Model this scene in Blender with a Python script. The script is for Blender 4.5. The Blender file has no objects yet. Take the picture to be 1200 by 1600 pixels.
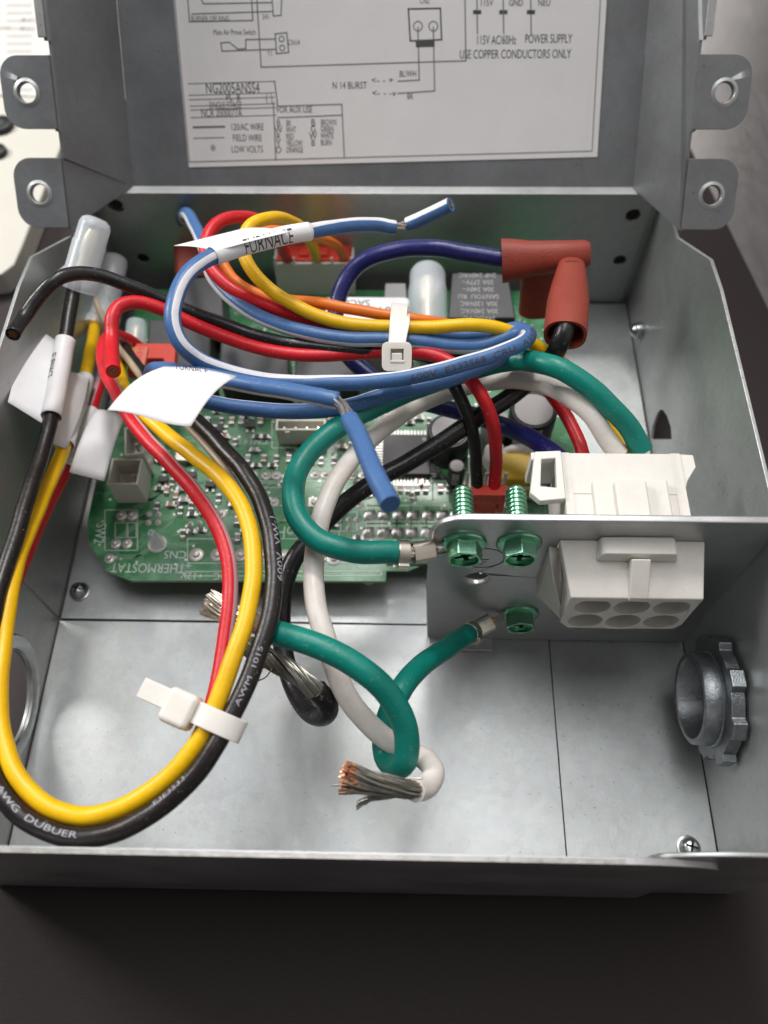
import bpy, math, random
from mathutils import Vector as V, Matrix
from mathutils.geometry import tessellate_polygon
R = random.Random(7)
pi = math.pi
sc = bpy.context.scene
sc.unit_settings.scale_length = 0.0055          # one unit is about 5.5 mm
# ------------------------------------------------------------------ camera
CAM = V((13.824, -2.656, 31.212)); F = 1290.4
p_, y_, r_ = 1.06035, -0.04351, -0.02745
fw = V((math.sin(y_)*math.cos(p_), math.cos(y_)*math.cos(p_), -math.sin(p_)))
rt = V((math.cos(y_), -math.sin(y_), 0)); up = rt.cross(fw)
c_, s_ = math.cos(r_), math.sin(r_)
rt, up = c_*rt + s_*up, -s_*rt + c_*up
cd = bpy.data.cameras.new('camera'); cam = bpy.data.objects.new('camera', cd)
sc.collection.objects.link(cam); sc.camera = cam
cam.matrix_world = Matrix(((rt.x, up.x, -fw.x, CAM.x), (rt.y, up.y, -fw.y, CAM.y), (rt.z, up.z, -fw.z, CAM.z), (0, 0, 0, 1)))
cd.sensor_fit = 'VERTICAL'; cd.sensor_height = 48; cd.lens = F/1600*48
cd.clip_start = 0.5; cd.clip_end = 1000
cd.dof.use_dof = True; cd.dof.focus_distance = 26.5; cd.dof.aperture_fstop = 0.13
# ------------------------------------------------------------------ light
w = bpy.data.worlds.new('World'); sc.world = w; w.use_nodes = True
w.node_tree.nodes['Background'].inputs[0].default_value = (0.93, 0.97, 1.0, 1)
w.node_tree.nodes['Background'].inputs[1].default_value = 0.12
def lamp(name, loc, tgt, size, power, col, sy=None):
    d = bpy.data.lights.new(name, 'AREA'); d.energy = power; d.size = size; d.color = col
    if sy: d.shape = 'RECTANGLE'; d.size_y = sy
    o = bpy.data.objects.new(name, d); sc.collection.objects.link(o)
    o.location = loc; o.rotation_euler = (V(tgt)-V(loc)).to_track_quat('-Z', 'Y').to_euler()
lamp('ceiling_lamp', (14, 125, 180), (13, 10, 0), 26, 225000, (1, .97, .93))
lamp('ceiling_bounce_fill', (12, 42, 125), (13, 14, 0), 85, 118000, (.97, .98, 1))  # added soft fill standing in for light bounced off the ceiling
lamp('side_fill', (-62, 42, 60), (20, 20, 0), 26, 64000, (1, .97, .94))  # added fill from the left to brighten the plaster wall, not a known lamp
sc.view_settings.view_transform = 'Standard'; sc.view_settings.look = 'None'
sc.view_settings.exposure = -.05; sc.view_settings.gamma = 1
try: sc.cycles.use_denoising = True
except Exception: pass
# ------------------------------------------------------------------ helpers
def at(px, py, z=None, X=None, Y=None):
    d = rt*((px-600)/F) - up*((py-800)/F) + fw
    t = (z-CAM.z)/d.z if z is not None else (X-CAM.x)/d.x if X is not None else (Y-CAM.y)/d.y
    return CAM + d*t
def tag(o, label=None, cat=None, group=None, kind=None):
    if label: o['label'] = label
    if cat: o['category'] = cat
    if group: o['group'] = group
    if kind: o['kind'] = kind
    return o
def wpos(o):
    v = V((0, 0, 0))
    while o: v += V(o.location); o = o.parent
    return v
def thing(name, label, cat, loc, group=None):
    o = bpy.data.objects.new(name, None); sc.collection.objects.link(o)
    o.location = loc; o.empty_display_size = .5
    return tag(o, label, cat, group)
class G:
    def __init__(s): s.v = []; s.f = []; s.m = []; s.mi = 0
    def add(s, vs, fs, mi=None):
        b = len(s.v); s.v += [V(x) for x in vs]
        for f in fs: s.f.append([b+i for i in f]); s.m.append(s.mi if mi is None else mi)
    def box(s, c, size, rot=None, mi=None, taper=1):
        h = [x/2 for x in size]; vs = []
        for z in (-1, 1):
            k = taper if z > 0 else 1
            for x, y in ((-1, -1), (1, -1), (1, 1), (-1, 1)):
                q = V((x*h[0]*k, y*h[1]*k, z*h[2])); vs.append((rot @ q if rot else q) + V(c))
        s.add(vs, [(3, 2, 1, 0), (4, 5, 6, 7), (0, 1, 5, 4), (1, 2, 6, 5), (2, 3, 7, 6), (3, 0, 4, 7)], mi)
    def b2(s, x0, x1, y0, y1, z0, z1, mi=None):
        s.box(((x0+x1)/2, (y0+y1)/2, (z0+z1)/2), (abs(x1-x0), abs(y1-y0), abs(z1-z0)), None, mi)
    def hull8(s, bottom, top, mi=None):
        s.add(list(bottom)+list(top), [(3, 2, 1, 0), (4, 5, 6, 7), (0, 1, 5, 4), (1, 2, 6, 5), (2, 3, 7, 6), (3, 0, 4, 7)], mi)
    def plate(s, loops, fr, t, mi=None):
        """loops: outline then holes, 2D, in the frame fr=(origin,u,v,n); extruded from 0 to t along n"""
        o, u, v, n = [V(x) for x in fr]
        allp = [q for l in loops for q in l]
        tris = tessellate_polygon([[V((a, b, 0)) for a, b in l] for l in loops])
        N = len(allp)
        vs = [o+u*a+v*b for a, b in allp] + [o+u*a+v*b+n*t for a, b in allp]
        fs = []
        for a, b, c in tris:
            A, B, C3 = [V((*allp[i], 0)) for i in (a, b, c)]
            if (B-A).cross(C3-A).z < 0: b, c = c, b
            fs.append((a, c, b)); fs.append((a+N, b+N, c+N))
        k = 0
        for li, l in enumerate(loops):
            ar = sum(l[i][0]*l[(i+1) % len(l)][1]-l[(i+1) % len(l)][0]*l[i][1] for i in range(len(l)))
            for i in range(len(l)):
                a, b = k+i, k+(i+1) % len(l)
                if (ar > 0) != (li > 0): fs.append((a, b, b+N, a+N))
                else: fs.append((b, a, a+N, b+N))
            k += len(l)
        if u.cross(v).dot(n)*t < 0: fs = [tuple(reversed(f)) for f in fs]
        s.add(vs, fs, mi)
    def rev(s, prof, o, ax, n=24, mi=None, a0=0, closed=False):
        """profile [(radius, along)] round the axis ax at o"""
        ax = V(ax).normalized(); e1 = ax.orthogonal().normalized(); e2 = ax.cross(e1); o = V(o); vs = []; fs = []
        for r, h in prof:
            for j in range(n):
                a = a0+2*pi*j/n; vs.append(o+ax*h+(e1*math.cos(a)+e2*math.sin(a))*r)
        m = len(prof)
        for i in range(m if closed else m-1):
            i2 = (i+1) % m
            for j in range(n):
                fs.append((i*n+j, i*n+(j+1) % n, i2*n+(j+1) % n, i2*n+j))
        if not closed:
            if prof[0][0] > 1e-6: fs.append(tuple(range(n-1, -1, -1)))
            if prof[-1][0] > 1e-6: fs.append(tuple((m-1)*n+j for j in range(n)))
        s.add(vs, fs, mi)
    def cyl(s, a, b, r, n=16, r2=None, mi=None):
        a, b = V(a), V(b); s.rev([(r, 0), (r if r2 is None else r2, (b-a).length)], a, b-a, n, mi)
    def tube(s, path, r, n=8, mi=None, cap=True):
        P = [V(q) for q in path]; m = len(P); T = tang(P); u = T[0].orthogonal().normalized(); vs = []; fs = []
        for i in range(m):
            u = (u - T[i]*u.dot(T[i])).normalized(); w2 = T[i].cross(u); rr = r[i] if isinstance(r, (list, tuple)) else r
            for j in range(n):
                a = 2*pi*j/n; vs.append(P[i]+(u*math.cos(a)+w2*math.sin(a))*rr)
        for i in range(m-1):
            for j in range(n): fs.append((i*n+j, i*n+(j+1) % n, (i+1)*n+(j+1) % n, (i+1)*n+j))
        if cap: fs.append(tuple(range(n-1, -1, -1))); fs.append(tuple((m-1)*n+j for j in range(n)))
        s.add(vs, fs, mi)
    def mesh(s, name, mats, smooth=None):
        me = bpy.data.meshes.new(name); me.from_pydata([tuple(x) for x in s.v], [], s.f); me.update()
        for m in (mats if isinstance(mats, (list, tuple)) else [mats]): me.materials.append(m)
        me.polygons.foreach_set('material_index', s.m)
        if smooth:
            me.polygons.foreach_set('use_smooth', [True]*len(s.f)); me.set_sharp_from_angle(angle=math.radians(smooth))
        me.update(); return me
    def build(s, name, mats, parent=None, smooth=None, bevel=0, seg=2, org=None):
        base = wpos(parent) if parent else V((0, 0, 0))
        o0 = V(org) if org is not None else (base if parent else sum(s.v, V((0, 0, 0)))/max(1, len(s.v)))
        s.v = [x-o0 for x in s.v]
        me = s.mesh(name, mats, smooth); o = bpy.data.objects.new(name, me); sc.collection.objects.link(o)
        if parent: o.parent = parent
        o.location = o0-base
        if bevel:
            b = o.modifiers.new('bevel', 'BEVEL'); b.width = bevel; b.segments = seg; b.limit_method = 'ANGLE'; b.angle_limit = math.radians(40)
            if not smooth: me.polygons.foreach_set('use_smooth', [True]*len(me.polygons)); me.set_sharp_from_angle(angle=math.radians(35)); b.harden_normals = True
        return o
def inst(o, parent, loc, rotz=0):
    c = bpy.data.objects.new(o.name.split('.')[0], o.data); sc.collection.objects.link(c); c.parent = parent
    c.location = V(loc)-wpos(parent); c.rotation_euler = (0, 0, rotz); return c
def tang(P):
    m = len(P); return [(P[min(i+1, m-1)]-P[max(i-1, 0)]).normalized() for i in range(m)]
def spline(pts, step=.12):
    """centripetal curve through the points, evenly resampled; points may carry extra values"""
    K = [tuple(q) for q in pts]; D = len(K[0])
    ext = [tuple(2*K[0][k]-K[1][k] for k in range(D))]+K+[tuple(2*K[-1][k]-K[-2][k] for k in range(D))]
    out = []
    for i in range(1, len(ext)-2):
        p0, p1, p2, p3 = ext[i-1:i+3]
        d = lambda a, b: max(1e-4, (V(a[:3])-V(b[:3])).length**.5)
        t0 = 0; t1 = d(p0, p1); t2 = t1+d(p1, p2); t3 = t2+d(p2, p3)
        n = max(3, int((V(p1[:3])-V(p2[:3])).length/(step*.5)))
        for q in range(n):
            t = t1+(t2-t1)*q/n; r = []
            for k in range(D):
                A1 = (t1-t)/(t1-t0)*p0[k]+(t-t0)/(t1-t0)*p1[k]; A2 = (t2-t)/(t2-t1)*p1[k]+(t-t1)/(t2-t1)*p2[k]; A3 = (t3-t)/(t3-t2)*p2[k]+(t-t2)/(t3-t2)*p3[k]
                B1 = (t2-t)/(t2-t0)*A1+(t-t0)/(t2-t0)*A2; B2 = (t3-t)/(t3-t1)*A2+(t-t1)/(t3-t1)*A3
                r.append((t2-t)/(t2-t1)*B1+(t-t1)/(t2-t1)*B2)
            out.append(r)
    out.append(list(K[-1]))
    res = [out[0]]; acc = 0
    for a, b in zip(out, out[1:]):
        acc += (V(a[:3])-V(b[:3])).length
        if acc >= step: res.append(b); acc = 0
    if res[-1] is not out[-1]: res.append(out[-1])
    return res
_tc = {}
def text2d(s, sub=.08):
    """flat letters of height 1, left end at 0, baseline 0 -> (verts2d, tris, width)"""
    if s in _tc: return _tc[s]
    c = bpy.data.curves.new('t', 'FONT'); c.body = s; c.size = 1.4; c.resolution_u = 3
    o = bpy.data.objects.new('t', c); sc.collection.objects.link(o)
    dg = bpy.context.evaluated_depsgraph_get(); me = bpy.data.meshes.new_from_object(o.evaluated_get(dg))
    import bmesh
    bm = bmesh.new(); bm.from_mesh(me); bmesh.ops.triangulate(bm, faces=bm.faces[:])
    if sub:
        for k in range(2):
            es = [e for e in bm.edges if e.calc_length() > .3]
            if es: bmesh.ops.subdivide_edges(bm, edges=es, cuts=1)
        bmesh.ops.triangulate(bm, faces=bm.faces[:])
    bm.verts.index_update()
    vs = [(v.co.x, v.co.y) for v in bm.verts]; fs = [tuple(v.index for v in f.verts) for f in bm.faces]
    bm.free(); bpy.data.objects.remove(o); bpy.data.curves.remove(c); bpy.data.meshes.remove(me)
    wd = max([a for a, b in vs]+[0]); _tc[s] = (vs, fs, wd); return _tc[s]
def textg(g, s, o, u, v, size, sx=1, mi=None, align=.5, n=None):
    """letters in the plane (o; u right, v up)"""
    vs, fs, wd = text2d(s); o, u, v = V(o), V(u).normalized(), V(v).normalized()
    g.add([o+u*((a-wd*align)*size*sx)+v*(b-.5)*size for a, b in vs], fs, mi)
# ------------------------------------------------------------------ materials
def mat(name, col, rough=.5, metal=0, noise=0, nscale=3, bump=0, bscale=20, spec=.5, trans=0, sss=0, col2=None, ior=1.45, emis=None, rnoise=0, aniso=None, coat=0):
    m = bpy.data.materials.new(name); m.use_nodes = True; nt = m.node_tree; b = nt.nodes['Principled BSDF']
    b.inputs['Base Color'].default_value = (*col, 1); b.inputs['Roughness'].default_value = rough; b.inputs['Metallic'].default_value = metal
    b.inputs['Specular IOR Level'].default_value = spec; b.inputs['IOR'].default_value = ior
    if trans: b.inputs['Transmission Weight'].default_value = trans
    if coat: b.inputs['Coat Weight'].default_value = coat
    if sss: b.inputs['Subsurface Weight'].default_value = sss; b.inputs['Subsurface Radius'].default_value = (.3, .28, .25); b.inputs['Subsurface Scale'].default_value = 1
    tc = nt.nodes.new('ShaderNodeTexCoord')
    if noise or rnoise:
        n = nt.nodes.new('ShaderNodeTexNoise'); n.inputs['Scale'].default_value = nscale; n.inputs['Detail'].default_value = 6; n.inputs['Roughness'].default_value = .65
        if aniso:
            mp = nt.nodes.new('ShaderNodeMapping'); mp.inputs['Scale'].default_value = aniso; nt.links.new(tc.outputs['Object'], mp.inputs[0]); nt.links.new(mp.outputs[0], n.inputs[0])
        else: nt.links.new(tc.outputs['Object'], n.inputs[0])
        if noise:
            rp = nt.nodes.new('ShaderNodeValToRGB'); rp.color_ramp.elements[0].position = .3; rp.color_ramp.elements[1].position = .7
            c2 = col2 or tuple(x*(1-noise) for x in col)
            rp.color_ramp.elements[0].color = (*c2, 1); rp.color_ramp.elements[1].color = (*col, 1)
            nt.links.new(n.outputs[0], rp.inputs[0]); nt.links.new(rp.outputs[0], b.inputs['Base Color'])
        if rnoise:
            mr = nt.nodes.new('ShaderNodeMapRange'); mr.inputs[3].default_value = rough-rnoise; mr.inputs[4].default_value = rough+rnoise
            nt.links.new(n.outputs[0], mr.inputs[0]); nt.links.new(mr.outputs[0], b.inputs['Roughness'])
    if bump:
        n2 = nt.nodes.new('ShaderNodeTexNoise'); n2.inputs['Scale'].default_value = bscale; n2.inputs['Detail'].default_value = 4
        nt.links.new(tc.outputs['Object'], n2.inputs[0]); bp = nt.nodes.new('ShaderNodeBump'); bp.inputs['Strength'].default_value = bump; bp.inputs['Distance'].default_value = .1
        nt.links.new(n2.outputs[0], bp.inputs['Height']); nt.links.new(bp.outputs[0], b.inputs['Normal'])
    return m
def galv(name, col=(.375, .42, .408), rough=.38, metal=.68, dirt=(.345, .382, .372)):
    """galvanised sheet: soft spangle, fine rolled grain, dust specks and faint smears"""
    m = mat(name, col, rough, metal); nt = m.node_tree; b = nt.nodes['Principled BSDF']; L = nt.links; tc = nt.nodes['Texture Coordinate']
    vo = nt.nodes.new('ShaderNodeTexVoronoi'); vo.inputs['Scale'].default_value = 3.4; L.new(tc.outputs['Object'], vo.inputs[0])
    n1 = nt.nodes.new('ShaderNodeTexNoise'); n1.inputs['Scale'].default_value = .35; n1.inputs['Detail'].default_value = 8; n1.inputs['Distortion'].default_value = .15; L.new(tc.outputs['Object'], n1.inputs[0])
    mp = nt.nodes.new('ShaderNodeMapping'); mp.inputs['Scale'].default_value = (14, 1.2, 1.2); L.new(tc.outputs['Object'], mp.inputs[0])
    n2 = nt.nodes.new('ShaderNodeTexNoise'); n2.inputs['Scale'].default_value = 5; n2.inputs['Detail'].default_value = 5; L.new(mp.outputs[0], n2.inputs[0])
    n3 = nt.nodes.new('ShaderNodeTexNoise'); n3.inputs['Scale'].default_value = 9; n3.inputs['Detail'].default_value = 2; L.new(tc.outputs['Object'], n3.inputs[0])
    r1 = nt.nodes.new('ShaderNodeValToRGB'); r1.color_ramp.elements[0].position = .35; r1.color_ramp.elements[1].position = .62
    r1.color_ramp.elements[0].color = (*dirt, 1); r1.color_ramp.elements[1].color = (*col, 1); L.new(n1.outputs[0], r1.inputs[0])
    mx = nt.nodes.new('ShaderNodeMixRGB'); mx.blend_type = 'OVERLAY'; mx.inputs[0].default_value = .05
    L.new(r1.outputs[0], mx.inputs[1]); L.new(vo.outputs['Color'], mx.inputs[2])
    hs = nt.nodes.new('ShaderNodeHueSaturation'); hs.inputs['Saturation'].default_value = .35; L.new(mx.outputs[0], hs.inputs['Color'])
    rs = nt.nodes.new('ShaderNodeValToRGB'); rs.color_ramp.elements[0].position = .27; rs.color_ramp.elements[1].position = .30
    rs.color_ramp.elements[0].color = (.35, .33, .31, 1); rs.color_ramp.elements[1].color = (1, 1, 1, 1); L.new(n3.outputs[0], rs.inputs[0])
    ml = nt.nodes.new('ShaderNodeMixRGB'); ml.blend_type = 'MULTIPLY'; ml.inputs[0].default_value = .7; L.new(hs.outputs[0], ml.inputs[1]); L.new(rs.outputs[0], ml.inputs[2])
    L.new(ml.outputs[0], b.inputs['Base Color'])
    ad = nt.nodes.new('ShaderNodeMath'); ad.operation = 'ADD'; L.new(n1.outputs[0], ad.inputs[0]); L.new(n2.outputs[0], ad.inputs[1])
    mr = nt.nodes.new('ShaderNodeMapRange'); mr.inputs[1].default_value = .5; mr.inputs[2].default_value = 1.5; mr.inputs[3].default_value = rough-.12; mr.inputs[4].default_value = rough+.14
    L.new(ad.outputs[0], mr.inputs[0]); L.new(mr.outputs[0], b.inputs['Roughness'])
    bp = nt.nodes.new('ShaderNodeBump'); bp.inputs['Strength'].default_value = .12; bp.inputs['Distance'].default_value = .05
    L.new(n2.outputs[0], bp.inputs['Height'])
    b2 = nt.nodes.new('ShaderNodeBump'); b2.inputs['Strength'].default_value = .16; b2.inputs['Distance'].default_value = .2
    L.new(n1.outputs[0], b2.inputs['Height']); L.new(bp.outputs[0], b2.inputs['Normal']); L.new(b2.outputs[0], b.inputs['Normal'])
    return m
M = {}
M['galv'] = galv('galvanised_steel')
M['galv_lid'] = galv('shaded_lid_steel', (.17, .195, .215), .45, .6, (.15, .165, .18))  # same galvanised steel, base colour darkened for the shade on the open lid
M['galv_bracket'] = galv('bracket_steel', (.46, .475, .475), .36, .85, (.40, .41, .41))
M['edge'] = mat('cut_edge', (.40, .385, .365), .42, .6, .35, 1.6, .15, 5, aniso=(1, 3, 3))
M['zinc'] = mat('zinc', (.55, .58, .58), .28, 1, .3, 4)
M['castzinc'] = mat('cast_zinc', (.34, .36, .375), .36, .95, .35, 5, .25, 16)
M['dark'] = mat('dark_gap', (.012, .012, .011), .8)
M['table'] = mat('table_top', (.027, .018, .0175), .55, 0, .2, 2.5, .3, 26, spec=.35, aniso=(1, 6, 1))
M['wall'] = mat('plaster', (.82, .78, .76), .85, 0, .05, .5, .7, .8)
M['paper'] = mat('paper', (.60, .59, .56), .7, 0, .05, 2)
M['cream'] = mat('cream_card', (.55, .53, .47), .55, 0, .05, .4)
M['label'] = mat('label_film', (.66, .65, .645), .32, 0, .06, .6, .05, 6)
M['labeledge'] = mat('label_edge', (.66, .64, .63), .4)
M['ink'] = mat('ink', (.06, .058, .058), .6)
M['inkg'] = mat('faint_ink', (.16, .16, .16), .6)
M['tag'] = mat('tag_paper', (.84, .83, .84), .45, 0, .05, 2, .06, 4, sss=.1)
def pvc(n, c, r=.40, k=.14):
    m = mat(n, c, r, 0, k, 1.6, .10, 7, .5, rnoise=.14); nt = m.node_tree; b = nt.nodes['Principled BSDF']; L = nt.links
    src = b.inputs['Base Color'].links[0].from_socket; tc = nt.nodes['Texture Coordinate']
    n = nt.nodes.new('ShaderNodeTexNoise'); n.inputs['Scale'].default_value = 11; n.inputs['Detail'].default_value = 3; L.new(tc.outputs['Object'], n.inputs[0])
    rp = nt.nodes.new('ShaderNodeValToRGB'); rp.color_ramp.elements[0].position = .67; rp.color_ramp.elements[1].position = .72; rp.color_ramp.elements[1].color = (.4, .4, .4, 1); L.new(n.outputs[0], rp.inputs[0])
    mx = nt.nodes.new('ShaderNodeMixRGB'); mx.inputs[2].default_value = (.42, .40, .38, 1); L.new(rp.outputs[0], mx.inputs[0]); L.new(src, mx.inputs[1]); L.new(mx.outputs[0], b.inputs['Base Color'])
    return m
M['yellow'] = pvc('yellow_pvc', (.86, .50, .002)); M['red'] = pvc('red_pvc', (.60, .010, .018)); M['orange'] = pvc('orange_pvc', (.80, .20, .02))
M['blue'] = pvc('blue_pvc', (.055, .14, .33)); M['white'] = pvc('white_pvc', (.76, .71, .66)); M['wstripe'] = pvc('white_stripe', (.72, .72, .76))
M['green'] = pvc('green_pvc', (.0, .20, .155)); M['black'] = pvc('black_pvc', (.013, .012, .013), .3); M['navy'] = pvc('navy_pvc', (.013, .016, .125), .33)
M['tan'] = pvc('tan_pvc', (.42, .34, .24)); M['brown'] = pvc('blackbrown_pvc', (.014, .0105, .010), .36)
M['pink'] = pvc('pink_stripe', (.58, .35, .40))
M['boot'] = mat('red_rubber', (.27, .040, .022), .5, 0, .2, 1.6, .2, 14)
M['rubber'] = mat('black_rubber', (.02, .02, .021), .5, 0, .3, 2, .15, 12)
M['copper'] = mat('copper', (.80, .38, .20), .3, 1); M['tin'] = mat('tinned_wire', (.36, .35, .31), .38, .9, .4, 6)
M['tinb'] = mat('bright_tin', (.75, .70, .62), .28, 1, .2, 6)
M['brass'] = mat('pale_brass', (.78, .70, .52), .35, .3)
M['nylon'] = mat('nylon', (.78, .74, .68), .4, 0, .08, 2, .03, 8, sss=.35)
M['nylonw'] = mat('white_nylon', (.72, .69, .635), .42, 0, .07, 2, .08, 10, sss=.12)
M['nylonin'] = mat('nylon_socket', (.72, .66, .54), .5, 0, .05, 2)
M['header'] = mat('header_plastic', (.74, .72, .64), .4, 0, .08, 2)
M['plugred'] = mat('red_plug', (.66, .06, .035), .42, 0, .1, 3)
M['clear'] = mat('frosted_cap', (.84, .90, .95), .2, 0, 0, 1, .05, 5)
M['clear'].node_tree.nodes['Principled BSDF'].inputs['Alpha'].default_value = .42
M['chip'] = mat('chip_epoxy', (.05, .045, .05), .42, 0, .3, 5, .1, 30)
M['relay'] = mat('relay_case', (.035, .035, .04), .35, 0, .3, 1.5)
M['relaytop'] = mat('relay_top', (.062, .062, .068), .42, 0, .25, 1.2, .05, 20)
M['grey'] = mat('grey_print', (.34, .34, .34), .6)
M['solder'] = mat('solder', (.55, .53, .52), .38, 1, .2, 8, .2, 10)
M['pad'] = mat('tinned_pad', (.68, .65, .62), .4, .5)
M['wprint'] = mat('wire_print', (.34, .34, .38), .6)
M['silk'] = mat('silkscreen', (.62, .70, .64), .6)
M['trace'] = mat('mask_over_trace', (.17, .36, .21), .28, 0, .15, 3)
M['flux'] = mat('flux_film', (.27, .40, .32), .22, .2, .45, 6)
M['smdg'] = mat('chip_resistor', (.045, .04, .04), .4); M['smdt'] = mat('chip_capacitor', (.33, .21, .13), .4); M['smdw'] = mat('pale_chip', (.35, .33, .33), .4)
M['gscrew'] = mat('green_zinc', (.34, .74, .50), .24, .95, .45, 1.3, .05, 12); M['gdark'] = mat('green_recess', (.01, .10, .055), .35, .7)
M['glue'] = mat('white_silicone', (.70, .68, .66), .4, 0, .1, 2, .4, 3, sss=.1); M['tfy'] = mat('yellow_tape', (.62, .40, .02), .4); M['tfb'] = mat('blue_case', (.01, .10, .36), .35)
def pcbmat():
    m = mat('solder_mask', (.012, .105, .05), .24); nt = m.node_tree; b = nt.nodes['Principled BSDF']; L = nt.links; tc = nt.nodes['Texture Coordinate']
    def N(t): return nt.nodes.new(t)
    n1 = N('ShaderNodeTexNoise'); n1.inputs['Scale'].default_value = .55; n1.inputs['Detail'].default_value = 3; L.new(tc.outputs['Object'], n1.inputs[0])
    st = N('ShaderNodeValToRGB'); st.color_ramp.interpolation = 'CONSTANT'; st.color_ramp.elements[0].color = (0, 0, 0, 1); st.color_ramp.elements[1].color = (1, 1, 1, 1); st.color_ramp.elements[1].position = .5
    L.new(n1.outputs[0], st.inputs[0])
    ck = N('ShaderNodeTexBrick'); ck.offset = 0; ck.inputs['Scale'].default_value = 8; ck.inputs['Mortar Size'].default_value = .028; ck.inputs['Brick Width'].default_value = 1; ck.inputs['Row Height'].default_value = 1
    ck.inputs['Color1'].default_value = (.035, .20, .075, 1); ck.inputs['Color2'].default_value = (.038, .19, .072, 1); ck.inputs['Mortar'].default_value = (.22, .38, .24, 1)
    L.new(tc.outputs['Object'], ck.inputs[0])
    n2 = N('ShaderNodeTexNoise'); n2.inputs['Scale'].default_value = 1.4; n2.inputs['Detail'].default_value = 5; L.new(tc.outputs['Object'], n2.inputs[0])
    r2 = N('ShaderNodeValToRGB'); r2.color_ramp.elements[0].position = .42; r2.color_ramp.elements[1].position = .6; r2.color_ramp.elements[0].color = (.035, .20, .075, 1); r2.color_ramp.elements[1].color = (.12, .32, .165, 1)
    L.new(n2.outputs[0], r2.inputs[0])
    mx = N('ShaderNodeMixRGB'); L.new(st.outputs[0], mx.inputs[0]); L.new(r2.outputs[0], mx.inputs[1]); L.new(ck.outputs[0], mx.inputs[2]); L.new(mx.outputs[0], b.inputs['Base Color'])
    return m
M['pcb'] = pcbmat()
M['pcbedge'] = mat('board_edge', (.30, .42, .28), .5)
# ------------------------------------------------------------------ setting
TZ = -.12
g = G(); g.add([(-400, -300, TZ), (400, -300, TZ), (400, 500, TZ), (-400, 500, TZ)], [(0, 1, 2, 3)]); tag(g.build('table_top', M['table']), kind='structure', label='dark brown wooden table top under the box')
A = at(1088, 250, z=TZ); B = at(1200, 482, z=TZ); d = (A-B).normalized()
g = G(); a, b = B-d*90, A+d*260; nrm = V((d.y, -d.x, 0))
g.add([a, b, b+V((0, 0, 140)), a+V((0, 0, 140)), a+nrm*2, b+nrm*2, b+nrm*2+V((0, 0, 140)), a+nrm*2+V((0, 0, 140))], [(0, 1, 2, 3), (7, 6, 5, 4), (3, 2, 6, 7)])
tag(g.build('wall', M['wall']), kind='structure', label='pale plaster wall with orange peel texture beside the table')

# ------------------------------------------------------------------ the box
W, D, HB, HS = 25., 26.85, 6.65, 9.4
X_, Y_, Z_ = V((1, 0, 0)), V((0, 1, 0)), V((0, 0, 1))
def circ(cx, cy, r, n=24, ry=None, a0=0, a1=2*pi):
    full = abs(a1-a0-2*pi) < 1e-6
    return [(cx+r*math.cos(a0+(a1-a0)*i/(n if full else n-1)), cy+(ry or r)*math.sin(a0+(a1-a0)*i/(n if full else n-1))) for i in range(n)]
box = thing('junction_box', 'open galvanised steel junction box holding the circuit board and wires', 'metal box', (W/2, D/2, 0))
t = .14
g = G(); g.plate([[(0, 0), (19.72, 0), (19.72, 9.6), (0, 9.6)]], ((0, 0, -.06), X_, Y_, Z_), .06); g.build('floor_panel', M['galv'], box, bevel=.02)
g = G(); g.plate([[(19.76, 0), (W, 0), (W, 9.6), (19.76, 9.6)]], ((0, 0, -.06), X_, Y_, Z_), .02); g.build('floor_panel', M['galv'], box, bevel=.02)
g = G(); g.plate([[(.05, 9.66), (15, 9.62), (W-.05, 9.68), (W-.05, D), (.05, D)]], ((0, 0, -.05), X_, Y_, Z_), .13); g.build('mounting_plate', M['galv'], box, bevel=.03)
# side walls, profile in (Y, Z)
prof = [(9.7, 0), (D+.24, 0), (D+.24, HB), (24.0, 6.95), (20.4, 9.2), (18.7, HS), (9.7, HS)]
front = [(0, 0), (9.62, 0), (9.62, HS+.02), (0, HS+.02)]
tri = [(lambda q: (q.y, max(q.z, .1)))(at(*p, X=W)) for p in ((1016, 686), (1049, 686), (1048, 668), (1042, 650), (1036, 641), (1031, 640), (1026, 648), (1019, 667))]
g = G(); g.plate([prof, tri], ((W, 0, 0), Y_, Z_, X_), t); g.build('right_wall', M['galv'], box, bevel=.03)
g = G(); g.plate([front, circ(5.85, 3.1, 1.75, 32)], ((W+.03, 0, 0), Y_, Z_, X_), t); g.build('right_wall', M['galv'], box, bevel=.03)
g = G(); g.plate([prof], ((0, 0, 0), Y_, Z_, -X_), t); g.build('left_wall', M['galv'], box, bevel=.03)
KC = (5.55, 2.6)
g = G(); g.plate([front, circ(*KC, 1.75, 36)], ((-.04, 0, 0), Y_, Z_, -X_), t); g.build('left_wall', M['galv'], box, bevel=.03)
g = G(); g.rev([(1.75, -.1), (1.82, .06), (1.98, .10), (2.28, .09), (2.34, .02), (2.34, -.06), (1.9, -.05)], (-.02, *KC), X_, 40, closed=True); g.build('knockout_ring', M['zinc'], box, smooth=40)
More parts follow.
